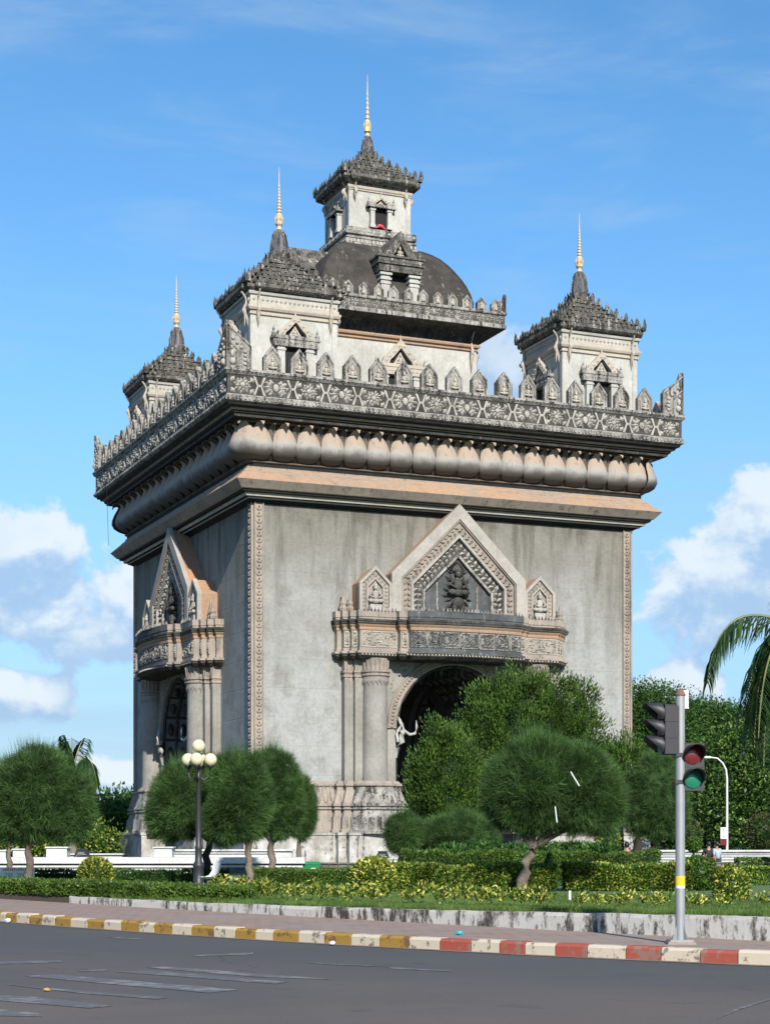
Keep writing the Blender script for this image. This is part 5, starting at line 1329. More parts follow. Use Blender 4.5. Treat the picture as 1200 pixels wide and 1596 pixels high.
ball('round_bush', 'small bright bush under the brown cone topiary', 1081, 1317, 11, 10, 66, 700, 'hedge', .1, .06, group=GB)
for i, px in enumerate(range(702, 965, 24)):
    ball('broad_leaved_shrub', ('leftmost dark broad-leaved shrub, above the low wide casuarina' if i == 0 else 'rightmost dark broad-leaved shrub, beside the speckled shrub' if i == 10 else 'dark broad-leaved shrub behind the hedges, left of the slanting trunk' if px < 822 else 'dark broad-leaved shrub behind the hedges, right of the slanting trunk'), px + random.uniform(-5, 5), 1333 + random.uniform(-3, 3), 19, 15, 50 + random.uniform(-.5, .5), 420, 'broad', .17, .065, 'shrub', 'broad-leaved shrubs behind the hedges')
ball('shaggy_shrub', 'thin speckled shrub below the dark casuarina, left of its trunk', 948, 1312, 18, 22, 62, 700, 'croton', .12, .06, 'shrub')
ball('cone_topiary', 'brownish cone topiary right behind the signal pole', 1079, 1303, 12, 22, 84, 1500, 'olive', .12, .05, 'topiary')
ball('dome_topiary', 'brown-green dome topiary at the right edge above the white wall', 1190, 1296, 27, 26, 88, 2600, 'olive', .14, .07, 'topiary')
# croton plants: knee-high tufts behind the retaining wall
def croton_mesh(seed, h, w_):
    r_ = np.random.default_rng(seed); n = 120; st_ = 9
    ang = r_.random(st_) * 6.28; lean = r_.random(st_) * w_
    tips = np.column_stack([np.cos(ang) * lean, np.sin(ang) * lean, h * (.6 + .4 * r_.random(st_))])
    k = r_.integers(0, st_, n); f = 1 - r_.random(n) ** 1.6 * .55
    P = tips[k] * f[:, None] + r_.normal(size=(n, 3)) * .035
    d = np.column_stack([r_.normal(size=n), r_.normal(size=n), .6 + r_.random(n)])
    V = leaf_quads(P, d, r_.uniform(.07, .13, n), r_.uniform(.03, .05, n))
    S_ = []
    for t_ in tips: S_.append(needle_tris(np.zeros((1, 3)) + r_.normal(size=(1, 3)) * .02 * np.array([1, 1, 0]), t_[None, :], np.linalg.norm(t_), .025))
    return fast_mesh('leaves', V, 4, M['croton'])
cms = [croton_mesh(i, .34, .22) for i in range(5)]
cpx = [(358, 1397), (378, 1395), (398, 1396), (418, 1397), (345, 1395), (372, 1404), (392, 1402), (410, 1405), (430, 1404), (448, 1402), (466, 1406), (486, 1405), (505, 1408), (524, 1407), (542, 1410), (560, 1406), (580, 1410), (596, 1408), (636, 1410), (655, 1409), (690, 1412), (708, 1410), (728, 1412), (748, 1414), (764, 1412), (784, 1413), (802, 1413), (818, 1415), (838, 1418), (848, 1415),
       (906, 1415), (928, 1417), (945, 1415), (966, 1416), (976, 1413), (1007, 1414), (1022, 1418), (1034, 1415), (1072, 1417), (1086, 1419), (1098, 1415), (1122, 1416), (1133, 1416), (1158, 1412), (1192, 1418), (350, 1400), (335, 1400)]
def zone(px):
    for lim, tx in ((432, 'pale yellow croton in the clump between the white bench and the pale knobbly trunk'), (530, 'pale yellow croton in the row left of the yellow ball bush'), (600, 'pale yellow croton at the foot of the yellow ball bush'), (716, 'pale yellow croton in the row between the ball bush and the teal bag'),
                    (825, 'pale yellow croton in the dense row left of the slanting trunk'), (860, 'pale yellow croton close to the foot of the slanting trunk'), (985, 'sparse croton tuft in the lawn right of the white stake'), (1050, 'sparse croton tuft just left of the traffic signal pole'), (1110, 'sparse croton tuft just right of the traffic signal pole'), (1300, 'sparse croton tuft below the open yellowish bush')):
        if px < lim: return tx
for i, (px, py) in enumerate(cpx):
    b = G(px, py); sc_ = random.uniform(.72, 1.1) * (1.0 if px < 860 else .78)
    o = link('croton_plant', cms[i % 5], None, b, random.uniform(0, 6.28), sc_)
    lone = {906: 'lone croton tuft in the lawn just right of the white stake', 1072: 'croton tuft at the right foot of the traffic signal pole', 1192: 'croton tuft at the right edge of the garden bed', 1007: 'croton tuft halfway between the white stake and the signal pole',
            335: 'leftmost croton tuft, below the white bench', 596: 'croton tuft just right of the yellow ball bush'}
    tag(o, lone.get(px, zone(px)), 'plant', 'croton plants along the retaining wall')

# grass: rough fringe along the wall, mown lawn behind
def grass(name, n, fpos, h, wd, mat='grass'):
    P = fpos(n); d = np.column_stack([rng.normal(0, .35, len(P)), rng.normal(0, .35, len(P)), np.ones(len(P))])
    me = fast_mesh(name, needle_tris(P, d, rng.uniform(*h, len(P)), wd), 3, M[mat]); o = link(name, me); o['kind'] = 'stuff'; return o
def fringe(n):
    x = rng.uniform(-5.6, 9, n); y0 = np.array([Yw(q) for q in x]) + .16
    y = y0 + np.abs(rng.normal(0, .6, n)); return np.column_stack([x, y, [zg(q) for q in y]])
def mown(n):
    x = rng.uniform(-6.5, 12, n); y0 = np.array([Yw(q) for q in x]) + .2; y = y0 + rng.random(n) ** 1.3 * 14
    return np.column_stack([x, y, [zg(q) for q in y]])
grass('rough_grass', 24000, fringe, (.04, .14), .011)
grass('mown_grass', 110000, mown, (.02, .06), .015)

# ------------------------------------------------------------------ street furniture and walls
M['galv'] = plain('galvanised_steel', (.26, .275, .29), .5, .3, .18, 5.)
M['rust'] = plain('rusty_cap', (.15, .085, .06), .8, 0, .3)
M['signal_grey'] = plain('dark_grey_signal_housing', (.026, .027, .031), .5, 0, .2)
M['signal_black'] = plain('black_visor', (.012, .012, .013), .5)
M['lens_red'] = plain('unlit_red_lens', (.12, .016, .016), .25, 0, .1, 9, .6)
M['lens_green'] = plain('green_lens', (.012, .15, .085), .25, 0, .1, 9, .6)
M['white_metal'] = plain('white_enamel', (.55, .56, .56), .4, 0, .06)
M['yellow'] = plain('yellow_reflective_band', (.75, .42, .02), .45)
M['iron'] = plain('black_lamp_iron', (.025, .026, .03), .45)
M['globe'] = plain('cream_lamp_globe', (.56, .50, .34), .3, 0, .06, 3)
M['white_paint'] = stone('white_painted_masonry', (.84, .85, .86), (.72, .73, .75), (.28, .27, .25), .55, .58, .9, 2.5, 6., .15)
M['stoneblock'] = stone('rough_grey_blocks', (.22, .21, .20), (.13, .125, .12), (.40, .38, .36), .6, .55, 2.5, 3., 9., .6)
M['binlid'] = plain('green_plastic', (.01, .16, .06), .4)
M['concrete'] = stone('pinkish_footing_concrete', (.42, .32, .26), (.35, .28, .23), (.1, .09, .08), .4, .55, 3., 3., 20., .4)
M['ink'] = plain('grey_lettering', (.16, .17, .19), .6)
M['red_ink'] = plain('faded_red_lettering', (.42, .12, .13), .6)
M['teal'] = plain('teal_plastic', (.03, .36, .42), .4)
M['leaf_dry'] = plain('dry_yellow_leaf', (.5, .28, .06), .7)
M['skin'] = plain('skin', (.30, .17, .11), .5, 0, .08)
M['hair'] = plain('black_hair', (.012, .011, .010), .5)
M['shirt_blue'] = plain('pale_blue_shirt_cloth', (.30, .36, .44), .8, 0, .08)
M['shirt_black'] = plain('black_shirt_cloth', (.018, .018, .021), .8)
M['trouser'] = plain('dark_trouser_cloth', (.03, .032, .042), .8)
M['shirt_slate'] = plain('slate_shirt_cloth', (.06, .075, .11), .8)

# traffic signal
b = G(1060, 1472, .15); SY = b.y; k = SY / F
sig = thing('traffic_light', 'grey traffic signal pole with two dark signal heads and a yellow band beside the kerb', 'traffic light', tuple(b))
pm_ = MB(); pm_.smooth = True; top = Zat(1085, SY) - b.z
pm_.lathe([(.066, .02), (.064, .1), (.062, top)], 16); pm_.smooth = False
pm_.box(-.15, .15, -.15, .15, .04, .06)
for an in range(4):
    c, s_ = math.cos(an * 1.57 + .6), math.sin(an * 1.57 + .6)
    pm_.face([(c * .06, s_ * .06, .06), (c * .14, s_ * .14, .06), (c * .06, s_ * .06, .26)])
    pm_.lathe([(.014, .06), (.014, .11), (0, .115)], 6, (c * .12, s_ * .12 + .02, 0))
pm_.build('pole', M['galv'], sig)
q = MB(); q.lathe([(.07, top), (.072, top + .02), (.045, top + .07), (.0, top + .11)], 14); q.build('cap', M['rust'], sig)
q = MB(); q.box(-.19, .19, -.17, .17, -.0, .04, .02); q.build('footing', M['concrete'], sig)
z0, z1 = Zat(1381, SY) - b.z, Zat(1366, SY) - b.z
q = MB(); q.smooth = True; q.lathe([(.066, z0), (.0665, z1)], 16); q.build('yellow_band', M['yellow'], sig)
q = MB(); q.smooth = True; q.lathe([(.0655, z0 - .035), (.066, z0)], 16); q.build('white_band', M['white_metal'], sig)
q = MB(); z0, z1 = Zat(1103, SY) - b.z, Zat(1076, SY) - b.z; q.box(.035, .115, .03, .13, z0, z1); q.box(.03, .12, .025, .135, z0 - .012, z0); q.build('junction_box', M['white_metal'], sig)
def signal_head(lenses, label, loc, rot, w=.315, pitch=.315, dpt=.16):
    n = len(lenses); h = pitch * n
    hb = MB(); hb.box(-w / 2, w / 2, 0, dpt, 0, h); hb.box(-w / 2 + .02, w / 2 - .02, dpt, dpt + .03, .02, h - .02)
    for i in range(n + 1): hb.box(-w / 2 - .006, w / 2 + .006, -.004, dpt + .004, max(0, i * h / n - .008), min(h, i * h / n + .008))
    ho = hb.build('signal_head', M['signal_grey'], sig, loc, rot); ho['label'] = label
    for i, c in enumerate(lenses):
        zc = h - pitch * (i + .5); r_ = .125
        lb_ = MB(); lb_.smooth = True; lb_.grid([[(rr * math.cos(a * math.pi / 10), -.012 - dd, zc + rr * math.sin(a * math.pi / 10)) for a in range(20)] for rr, dd in ((r_, 0), (r_ * .7, .018), (r_ * .35, .027), (.002, .03))], True)
        lb_.build('lens', M[c], ho)
        vb = MB(); vb.smooth = True
        rows = []
        for a in range(-4, 25):
            t_ = a * math.pi / 20; ln_ = .05 + .17 * max(0, min(1, (math.sin(t_) + .35) / 1.1)) ** .8
            rows.append([(r_ * 1.08 * math.cos(t_), .0, zc + r_ * 1.08 * math.sin(t_)), (r_ * 1.10 * math.cos(t_), -ln_, zc + r_ * 1.10 * math.sin(t_)), (r_ * 1.03 * math.cos(t_), -ln_, zc + r_ * 1.03 * math.sin(t_)), (r_ * 1.02 * math.cos(t_), 0.0, zc + r_ * 1.02 * math.sin(t_))])
        vb.grid(rows); vb.build('visor', M['signal_grey'] if n == 3 else M['signal_black'], ho)
    return ho
hd = signal_head(['lens_red', 'lens_green'], 'two-lamp head facing the road, red above green', ((1079 - 1060) * k, -.02, Zat(1233, SY) - b.z), R(7))
bk = MB()
for zz in (Zat(1180, SY) - b.z, Zat(1222, SY) - b.z): bk.box(-.07, .03, -.075, .075, zz, zz + .05)
bk.build('clamp', M['signal_grey'], sig)
hd3 = signal_head(['lens_red', 'lens_red', 'lens_green'], 'three-lamp head seen from the side, visors pointing left', ((1030 - 1060) * k, -.02, Zat(1176, SY) - b.z), R(-78), .30, .215, .17)
for zz in (Zat(1168, SY) - b.z, Zat(1110, SY) - b.z):
    q = MB(); q.tube([(-.16, .02, zz), (0, 0, zz)], .02, 6); q.build('bracket_arm', M['signal_grey'], sig)

# globe lamp post
b = G(309.5, 1384); LY = b.y; k = LY / F
lamp = thing('street_lamp', 'black iron lamp post with a cluster of cream globes in the garden', 'street lamp', tuple(b))
q = MB(); q.smooth = True
zt_ = Zat(1196, LY) - b.z
q.lathe([(.17, 0), (.17, .06), (.13, .1), (.13, .5), (.15, .54), (.13, .6), (.09, .66), (.085, .95), (.10, 1.0), (.075, 1.05), (.07, 1.5), (.055, zt_ - .3), (.075, zt_ - .26), (.05, zt_ - .2), (.05, zt_ + .28), (.09, zt_ + .33), (.05, zt_ + .36)], 12)
q.build('post', M['iron'], lamp)
gm = MB(); gm.smooth = True; gm.ellip((0, 0, 0), (.163, .163, .163), 18, 12); gme = gm.mesh('globe', M['globe'])
link('globe', gme, lamp, (0, 0, Zat(1163, LY) - b.z))
for (dx, dy) in ((-.265, .05), (.29, .03), (-.02, -.28), (.03, .29)):
    zc = Zat(1184.5, LY) - b.z
    link('globe', gme, lamp, (dx, dy, zc))
    ar = MB(); ar.smooth = True
    ar.tube([(0, 0, zt_ - .22), (dx * .45, dy * .45, zt_ - .33), (dx * .9, dy * .9, zt_ - .25), (dx, dy, zc - .2)], [.028, .026, .024, .024], 6); ar.lathe([(.03, -.23), (.09, -.17), (.10, -.13), (.06, -.12)], 8, (dx, dy, zc))
    ar.build('lamp_arm', M['iron'], lamp)

# white bench shell on a concrete foot
b = Vector((ray(326, 42.6), 42.6, zg(42.6))); k = 42.6 / F
bench = thing('garden_seat', 'white moulded garden seat beside the foot of the globe lamp', 'seat', tuple(b), R(-62))
q = MB(); q.smooth = True; rows = []
for y_, z_ in ((-.20, .30), (-.16, .27), (0, .27), (.10, .30), (.17, .40), (.21, .56), (.23, .64)):
    rows.append([(-.21, y_ - .02, z_ + .03), (-.17, y_, z_), (0, y_ + .01, z_ - .01), (.17, y_, z_), (.21, y_ - .02, z_ + .03)])
q.grid(rows); q.grid([[(x_, y_ + .015, z_ - .02) for x_, y_, z_ in r] for r in rows]); q.build('seat_shell', M['white_metal'], bench)
q = MB(); q.box(-.09, .09, -.08, .08, 0, .26, .01); q.build('foot', M['stoneblock'], bench)

# phone sign
b = Vector((ray(27, 46.5), 46.5, zg(46.5))); k = 46.5 / F
sgn = thing('notice_board', 'white board lettered TEL behind the left hedge and crooked trunk', 'sign', tuple(b))
z0, z1 = Zat(1371, 46.5) - b.z, Zat(1352.5, 46.5) - b.z; w_ = 27 * k
q = MB(); q.box(-w_, w_, -.015, .015, z0, z1); q.build('panel', M['white_metal'], sgn)
for x_ in (-w_ * .8, w_ * .85): q = MB(); q.box(x_ - .02, x_ + .02, .016, .05, 0, z1); q.build('leg', M['galv'], sgn)
def lettering(txt, size, x_, z_, mat, parent, y_=-.018, rotz=0):
    cu = bpy.data.curves.new('lettering', 'FONT'); cu.body = txt; cu.size = size; cu.extrude = .001
    o = bpy.data.objects.new('lettering', cu); COL.objects.link(o); dg = bpy.context.evaluated_depsgraph_get()
    me = bpy.data.meshes.new_from_object(o.evaluated_get(dg)); bpy.data.objects.remove(o); me.materials.clear(); me.materials.append(M[mat])
    return link('lettering', me, parent, (x_, y_, z_), (R(90), 0, rotz))
lettering('TEL  205', .15, -w_ * .72, z0 + .055, 'ink', sgn)
q = MB()
for i in range(13):                                        # a row of red characters too worn to read
    x_ = -w_ * .82 + i * .058
    q.box(x_, x_ + .036, -.018, -.0155, z1 - .085, z1 - .045 + .015 * (i % 3))
q.build('worn_red_lettering', M['red_ink'], sgn)

# white basin wall of the fountain at the left
BY = 62.0; kb_ = BY / F
def wbox(mb, px0, px1, py0, py1, Y, d): mb.box(ray(px0, Y), ray(px1, Y), Y, Y + d, Zat(py1, Y), Zat(py0, Y))
bas = thing('basin_wall', 'long white fountain basin wall with dark shadow joint at the left', 'wall', (ray(220, BY), BY, .2)); o_ = -Vector(bas.location)
q = MB(); wbox(q, -60, 475, 1337, 1346.5, BY, .9); wbox(q, -60, 472, 1349, 1352.5, BY + .12, .5); q.build('coping', M['white_paint'], bas, o_)
q = MB(); wbox(q, -60, 466, 1352, 1376, BY + .2, .5); wbox(q, -60, 470, 1345, 1350, BY + .35, .3); q.build('wall', M['white_paint'], bas, o_)
q = MB(); x_ = -60
while x_ < 460:                                            # wavy relief on the lower face
    if not (340 < x_ < 428 or 168 < x_ < 192):
        for r_ in (1356.5, 1362): q.tube([(ray(x_, BY), BY + .19, Zat(r_, BY)), (ray(x_ + 6, BY), BY + .19, Zat(r_ + 3, BY)), (ray(x_ + 12, BY), BY + .19, Zat(r_, BY))], .03, 4, False)
    x_ += 12
q.build('wave_relief', M['white_paint'], bas, o_)
for p0, p1 in ((345, 424), (172, 190)):
    q = MB(); wbox(q, p0, p1, 1353, 1371, BY + .15, .06); q.build('stained_panel', M['stoneblock'], bas, o_)
for n_, (p0, p1, t0, t1, Y, lab) in enumerate(((72, 104, 1321, 1338, 66, 'white capped pier on the basin wall, right of the far-left trunks'), (240, 268, 1321, 1338, 66, 'white capped pier on the basin wall, left of the globe lamp'), (20, 41, 1324, 1340, 66, 'white pier behind the crooked far-left trunk'), (-14, 9, 1326, 1340, 66, 'white pier at the left edge of the basin'))):
    p_ = thing('pier', lab, 'pier', (ray((p0 + p1) / 2, Y), Y, .3), 0, 'white piers of the fountain basin'); o2_ = -Vector(p_.location)
    q = MB(); wbox(q, p0, p1, t0 + 1.5, 1346, Y, .7); q.build('shaft', M['white_paint'], p_, o2_)
    q = MB(); wbox(q, p0 - 2, p1 + 2, t0 - .6, t0 + 1.5, Y - .06, .82); q.build('cap', M['white_paint'], p_, o2_)
    q = MB()
    for i in range(1, 6): x_ = p0 + (p1 - p0) * i / 6; q.box(ray(x_, Y) - .012, ray(x_, Y) + .012, Y - .012, Y, Zat(1338, Y), Zat(t0 + 3, Y))
    q.build('fluting', M['white_metal'], p_, o2_)
rim = thing('rim_wall', 'stepped white rim wall of the basin, in front of the plinth', 'wall', (ray(300, 67), 67, .3)); o2_ = -Vector(rim.location)
q = MB(); wbox(q, 268, 455, 1326.5, 1346, 67, .5); q.build('wall', M['white_paint'], rim, o2_)
q = MB(); wbox(q, 266, 457, 1324.5, 1327, 66.9, .7); wbox(q, 268, 430, 1329.5, 1331, 66.93, .1); q.build('coping', M['white_paint'], rim, o2_)
q = MB(); wbox(q, 104, 190, 1333, 1346, 67.6, .4); wbox(q, 103, 191, 1331, 1333, 67.5, .6); tag(q.build('rim_wall', M['white_paint']), 'low white rim wall between the two piers at far left', 'wall')
q = MB(); wbox(q, 604, 692, 1340, 1350, 66, .5); wbox(q, 602, 694, 1338.4, 1340.2, 65.95, .6); tag(q.build('rim_wall', M['white_paint']), 'low white rim wall behind the yellow ball bush', 'wall')
# block walls
def block_wall(label, p0, p1, rows, Y):
    t_ = thing('block_wall', label, 'wall', (ray((p0 + p1) / 2, Y), Y, .1), 0); o2_ = -Vector(t_.location); bm = []
    for v in range(4):
        q = MB(); e = [random.uniform(-.02, .02) for _ in range(6)]
        q.box(-.17, .17, -.06 + e[0], .16, 0, .135, .012); bm.append(q.mesh('stone_block', M['stoneblock']))
    x0, x1 = ray(p0, Y), ray(p1, Y)
    for r_, py in enumerate(rows):
        z_ = Zat(py, Y); x_ = x0 + (.17 if r_ % 2 else 0)
        while x_ < x1: link('stone_block', random.choice(bm), t_, Vector((x_ + .17, Y, z_)) + o2_); x_ += .36
    q = MB(); q.box(x0, x1, Y + .0, Y + .3, -.1, Zat(rows[0], Y) + .10); q.build('backing', M['dark'], t_, o2_)
    q = MB(); q.box(x0 - .05, x1 + .05, Y - .1, Y + .3, Zat(rows[0], Y) + .14, Zat(rows[0], Y) + .19); q.build('coping', M['stoneblock'], t_, o2_)
block_wall('grey rough block wall left of the yellow ball bush', 498, 606, (1353, 1359.5, 1366), 67)
block_wall('grey block wall on which the couple sits', 1032, 1240, (1351, 1357.5, 1364), 75)
rw = thing('basin_wall', 'white ribbed basin wall behind the seated couple at the right', 'wall', (ray(1120, 82), 82, .2)); o2_ = -Vector(rw.location)
q = MB(); wbox(q, 1028, 1260, 1328, 1346, 82, .5); q.build('wall', M['white_paint'], rw, o2_)
q = MB(); wbox(q, 1026, 1262, 1325.5, 1328, 81.85, .8); q.build('coping', M['white_paint'], rw, o2_)
for py in (1331, 1334.5, 1339): q = MB(); wbox(q, 1028, 1260, py, py + 1.2, 81.92, .1); q.build('rib', M['white_paint'], rw, o2_)
# floodlights
def floodlight(label, px, py, Y, w, rot=0):
    z_ = Zat(py, Y); t_ = thing('floodlight', label, 'floodlight', (ray(px, Y), Y, z_), rot, 'floodlights round the monument')
    q = MB(); h = w * .52
    q.prism([(-w * .5, 0), (w * .5, 0), (w * .42, h * .55), (w * .30, h), (-w * .26, h), (-w * .42, h * .5)], -.16, .16); q.build('housing', M['signal_black'], t_)
    q = MB(); q.box(-w * .30, w * .34, -.19, .19, h, h + .035); q.build('top_plate', M['signal_grey'], t_)
    q = MB(); q.tube([(-w * .36, -.2, .02), (-w * .2, -.2, h * .5), (w * .3, -.2, h * .4)], .018, 5); q.build('bracket', M['galv'], t_)
    q = MB(); q.box(-w * .22, w * .18, -.165, -.161, h * .3, h * .75); q.build('glass', M['glass'], t_)
floodlight('black floodlight on the ground at the right, before the block wall', 1175, 1358, 71, .62)
floodlight('floodlight on the basin rim between the two left piers', 128, 1338, 66.3, .6)
floodlight('floodlight partly hidden by the yellow ball bush', 596, 1341, 66.2, .58)
# bin
b = Vector((ray(486, 63), 63, zg(63))); bn_ = thing('litter_bin', 'green litter bin with white label at the end of the white basin wall', 'bin', tuple(b))
q = MB(); q.box(-.28, .28, -.24, .24, 0, Zat(1348, 63) - b.z, -.03); q.build('body', M['binlid'], bn_)
zt_ = Zat(1348, 63) - b.z
q = MB(); q.box(-.33, .33, -.29, .29, zt_, zt_ + .05); q.box(-.30, .30, -.26, .26, zt_ + .05, zt_ + .10, .04); q.build('lid', M['binlid'], bn_)
q = MB(); q.box(-.02, .2, -.272, -.262, zt_ - .32, zt_ - .12); q.build('label_plate', M['white_metal'], bn_)
# hydrant, stake, tubes, litter
b = Vector((ray(944, 43.5), 43.5, zg(43.5))); q = MB(); zz = Zat(1346, 43.5) - b.z
q.lathe([(.05, 0), (.05, zz - .12), (.07, zz - .1), (.07, zz - .05), (.05, zz)], 8); q.tube([(-.08, 0, zz - .14), (.08, 0, zz - .14)], .03, 6); o = q.build('hydrant', M['lens_red'], None, b); tag(o, 'small red standpipe rising between the hedges', 'standpipe')
b = G(888, 1404); q = MB(); q.box(-.022, .022, -.02, .02, 0, .17); q.box(-.027, .027, -.025, .025, .17, .19, .01); tag(q.build('marker_stake', M['white_metal'], None, b), 'small white stake in the lawn right of the slanting trunk', 'stake')
Yd = 38.2
for (p0, p1, lab) in (((889, 1203), (903, 1226), 'upper slanting white light tube in the umbrella-shaped casuarina'), ((865, 1257), (868, 1283), 'lower upright white light tube in the umbrella-shaped casuarina')):
    a_, c_ = Vector(at(*p0, Yd)), Vector(at(*p1, Yd)); t_ = thing('tube_light', lab, 'light tube', tuple(c_), 0, 'white light tubes hung in the tree')
    q = MB(); q.smooth = True; q.tube([a_ - c_, Vector((0, 0, 0))], .015, 8); q.build('tube', M['white_metal'], t_)
    for e in (0, 1): q = MB(); d_ = (a_ - c_); q.tube([d_ * (e * .96), d_ * (e * .96 + .05)], .018, 8); q.build('end_cap', M['galv'], t_)
def crumple(name, label, px, py, r_, mat, cat, z=.15, flat=.55, seed=1):
    g_r = random.Random(seed); b = G(px, py, z); q = MB(); rows = []
    for i in range(6):
        th = math.pi * i / 5 - math.pi / 2
        rows.append([(r_ * math.cos(th) * math.cos(a * .9) * g_r.uniform(.65, 1.2) + .001, r_ * math.cos(th) * math.sin(a * .9) * g_r.uniform(.65, 1.2), r_ * flat * (1 + math.sin(th)) * g_r.uniform(.8, 1.1)) for a in range(7)])
    q.grid(rows, True); tag(q.build(name, mat, None, b), label, cat)
crumple('paper_scrap', 'crumpled white paper in the gutter at far left', 12, 1439, .07, M['white_metal'], 'litter', .006, .6, 2)
crumple('paper_scrap', 'crumpled white paper in the gutter by an ochre kerb block', 517, 1474, .055, M['white_metal'], 'litter', .006, .6, 5)
crumple('plastic_bag', 'small teal plastic bag on the pavement above the red kerb', 716, 1458, .06, M['teal'], 'litter', .15, .5, 3)
crumple('dry_leaf', 'curled yellow leaf on the asphalt at lower left', 73, 1546, .035, M['leaf_dry'], 'leaf', .002, .5, 4)
# curved white street light with a sign on it, beyond the right wall
b = Vector((ray(1133, 92), 92, .0)); k = 92 / F; q = MB(); q.smooth = True
tl = thing('street_light', 'slender white street light with curved arm behind the right wall', 'street light', tuple(b))
zc = Zat(1181, 92)
q.tube([(0, 0, 0), (0, 0, Zat(1215, 92)), (-.05, 0, Zat(1200, 92)), (-.22, 0, Zat(1190, 92)), (-.5, 0, zc - .04), (-.85, 0, zc)], [.075, .055, .05, .045, .04, .035], 8); q.build('pole', M['white_metal'], tl)
q = MB(); q.ellip((-1.0, 0, zc), (.26, .1, .07), 8, 5); q.build('lamp_head', M['white_metal'], tl)
sg2 = thing('pole_sign', 'white sign with a red foot fixed to the curved street light', 'sign', (b.x - .19, 91.9, Zat(1318, 92)))
h_ = Zat(1290, 92) - Zat(1318, 92)
q = MB(); q.box(-.17, .15, -.02, .02, h_ * .36, h_); q.build('panel', M['white_metal'], sg2)
q = MB(); q.box(-.17, .15, -.022, .018, 0, h_ * .355); q.build('red_panel', M['lens_red'], sg2)
q = MB(); q.box(-.06, .02, -.026, -.021, h_ * .45, h_ * .48); q.box(-.06, -.04, -.026, -.021, h_ * .48, h_ * .88); q.box(.0, .02, -.026, -.021, h_ * .48, h_ * .88); q.box(-.06, .02, -.026, -.021, h_ * .88, h_ * .91); q.build('emblem', M['glass'], sg2)

# ------------------------------------------------------------------ people
def person(label, loc, facing, sit, top, parts):
    """one skinned body; parts: clothing as looser skins over groups of its joints"""
    t_ = thing('person', label, 'person', loc, facing)
    def skin(name, vs, es, rs, mat, sub=1, root=0):
        me = bpy.data.meshes.new(name); me.from_pydata(vs, es, []); me.materials.append(M[mat]); o = link(name, me, t_)
        md = o.modifiers.new('skin', 'SKIN'); md.use_smooth_shade = True
        for i, r_ in enumerate(rs): sv = me.skin_vertices[0].data[i]; sv.radius = (r_, r_ * .82) if not isinstance(r_, tuple) else r_; sv.use_root = (i == root)
        ss = o.modifiers.new('sub', 'SUBSURF'); ss.levels = sub; ss.render_levels = sub; return o
    J, bend = parts['J'], None
    v = [J[n] for n in ('pelvis', 'waist', 'chest', 'neck', 'jaw', 'crown', 'shL', 'elL', 'haL', 'shR', 'elR', 'haR', 'hipL', 'knL', 'ftL', 'toL', 'hipR', 'knR', 'ftR', 'toR')]
    e = [(0, 1), (1, 2), (2, 3), (3, 4), (4, 5), (2, 6), (6, 7), (7, 8), (2, 9), (9, 10), (10, 11), (0, 12), (12, 13), (13, 14), (14, 15), (0, 16), (16, 17), (17, 18), (18, 19)]
    r = [.13, .12, .13, .055, .085, .075, .06, .042, .032, .06, .042, .032, .085, .06, .04, .035, .085, .06, .04, .035]
    skin('body', v, e, r, 'skin', 2)
    skin('shirt', [v[i] for i in (0, 1, 2, 6, 7, 9, 10)], [(0, 1), (1, 2), (2, 3), (3, 4), (2, 5), (5, 6)], [(.165, .13), (.15, .125), (.165, .125), .085, .062, .085, .062], parts['shirt'])
    skin('trousers', [v[i] for i in (0, 12, 13, 14, 16, 17, 18)], [(0, 1), (1, 2), (2, 3), (0, 4), (4, 5), (5, 6)], [.15, .105, .08, .06, .105, .08, .06], 'trouser')
    hr = MB(); c = (Vector(J['jaw']) + Vector(J['crown'])) / 2 + Vector((0, parts.get('hairback', -.02), .035)); hr.ellip(c, (.10, .115, .125), 10, 7); hr.build('hair', M['hair'], t_)
    fc = Vector(J['jaw']) + Vector((0, .085, .03)); fm = MB(); fm.ellip(fc + Vector((0, .01, 0)), (.014, .02, .022), 6, 4)
    for sg in (-1, 1): fm.ellip(fc + Vector((sg * .033, -.005, .035)), (.011, .008, .006), 6, 3); fm.ellip(Vector(J['jaw']) + Vector((sg * .088, -.005, .03)), (.014, .024, .034), 6, 4)
    fm.build('face', M['skin'], t_)
    return t_
def sitter(lean=0.0, fwd=0.0, dx=0.0):
    # +y is the way the person faces; seat at z = 0
    return dict(pelvis=(0, 0, .10), waist=(lean * .3, fwd * .25, .28), chest=(lean * .7, fwd * .6, .46), neck=(lean * .95, fwd * .85, .60), jaw=(lean * 1.05, fwd + .02, .68), crown=(lean * 1.1, fwd + .02, .80),
                shL=(-.17 + lean * .8, fwd * .7, .53), elL=(-.24 + lean * .4, .06 + fwd * .6, .27), haL=(-.12, .28, .16), shR=(.17 + lean * .8, fwd * .7, .53), elR=(.24 + lean * .4, .06 + fwd * .6, .27), haR=(.12, .28, .16),
                hipL=(-.10, .08, .09), knL=(-.13, .45, .12), ftL=(-.13, .48, -.33), toL=(-.13, .62, -.36), hipR=(.10, .08, .09), knR=(.13, .45, .12), ftR=(.13, .48, -.33), toR=(.13, .62, -.36))
zs = Zat(1345, 75) + .02
person('person in black shirt seated on the block wall, leaning towards a companion', (ray(1103, 75.1), 75.1, zs), R(8), True, 0, dict(J=sitter(.05, .02), shirt='shirt_black'))
jp = sitter(-.03, .0); jp['elL'] = (-.22, -.05, .28); jp['haL'] = (-.16, -.06, .05)
person('person in pale blue shirt seated on the block wall, head turned left', (ray(1118, 75.1), 75.1, zs), R(28), True, 0, dict(J=jp, shirt='shirt_blue'))
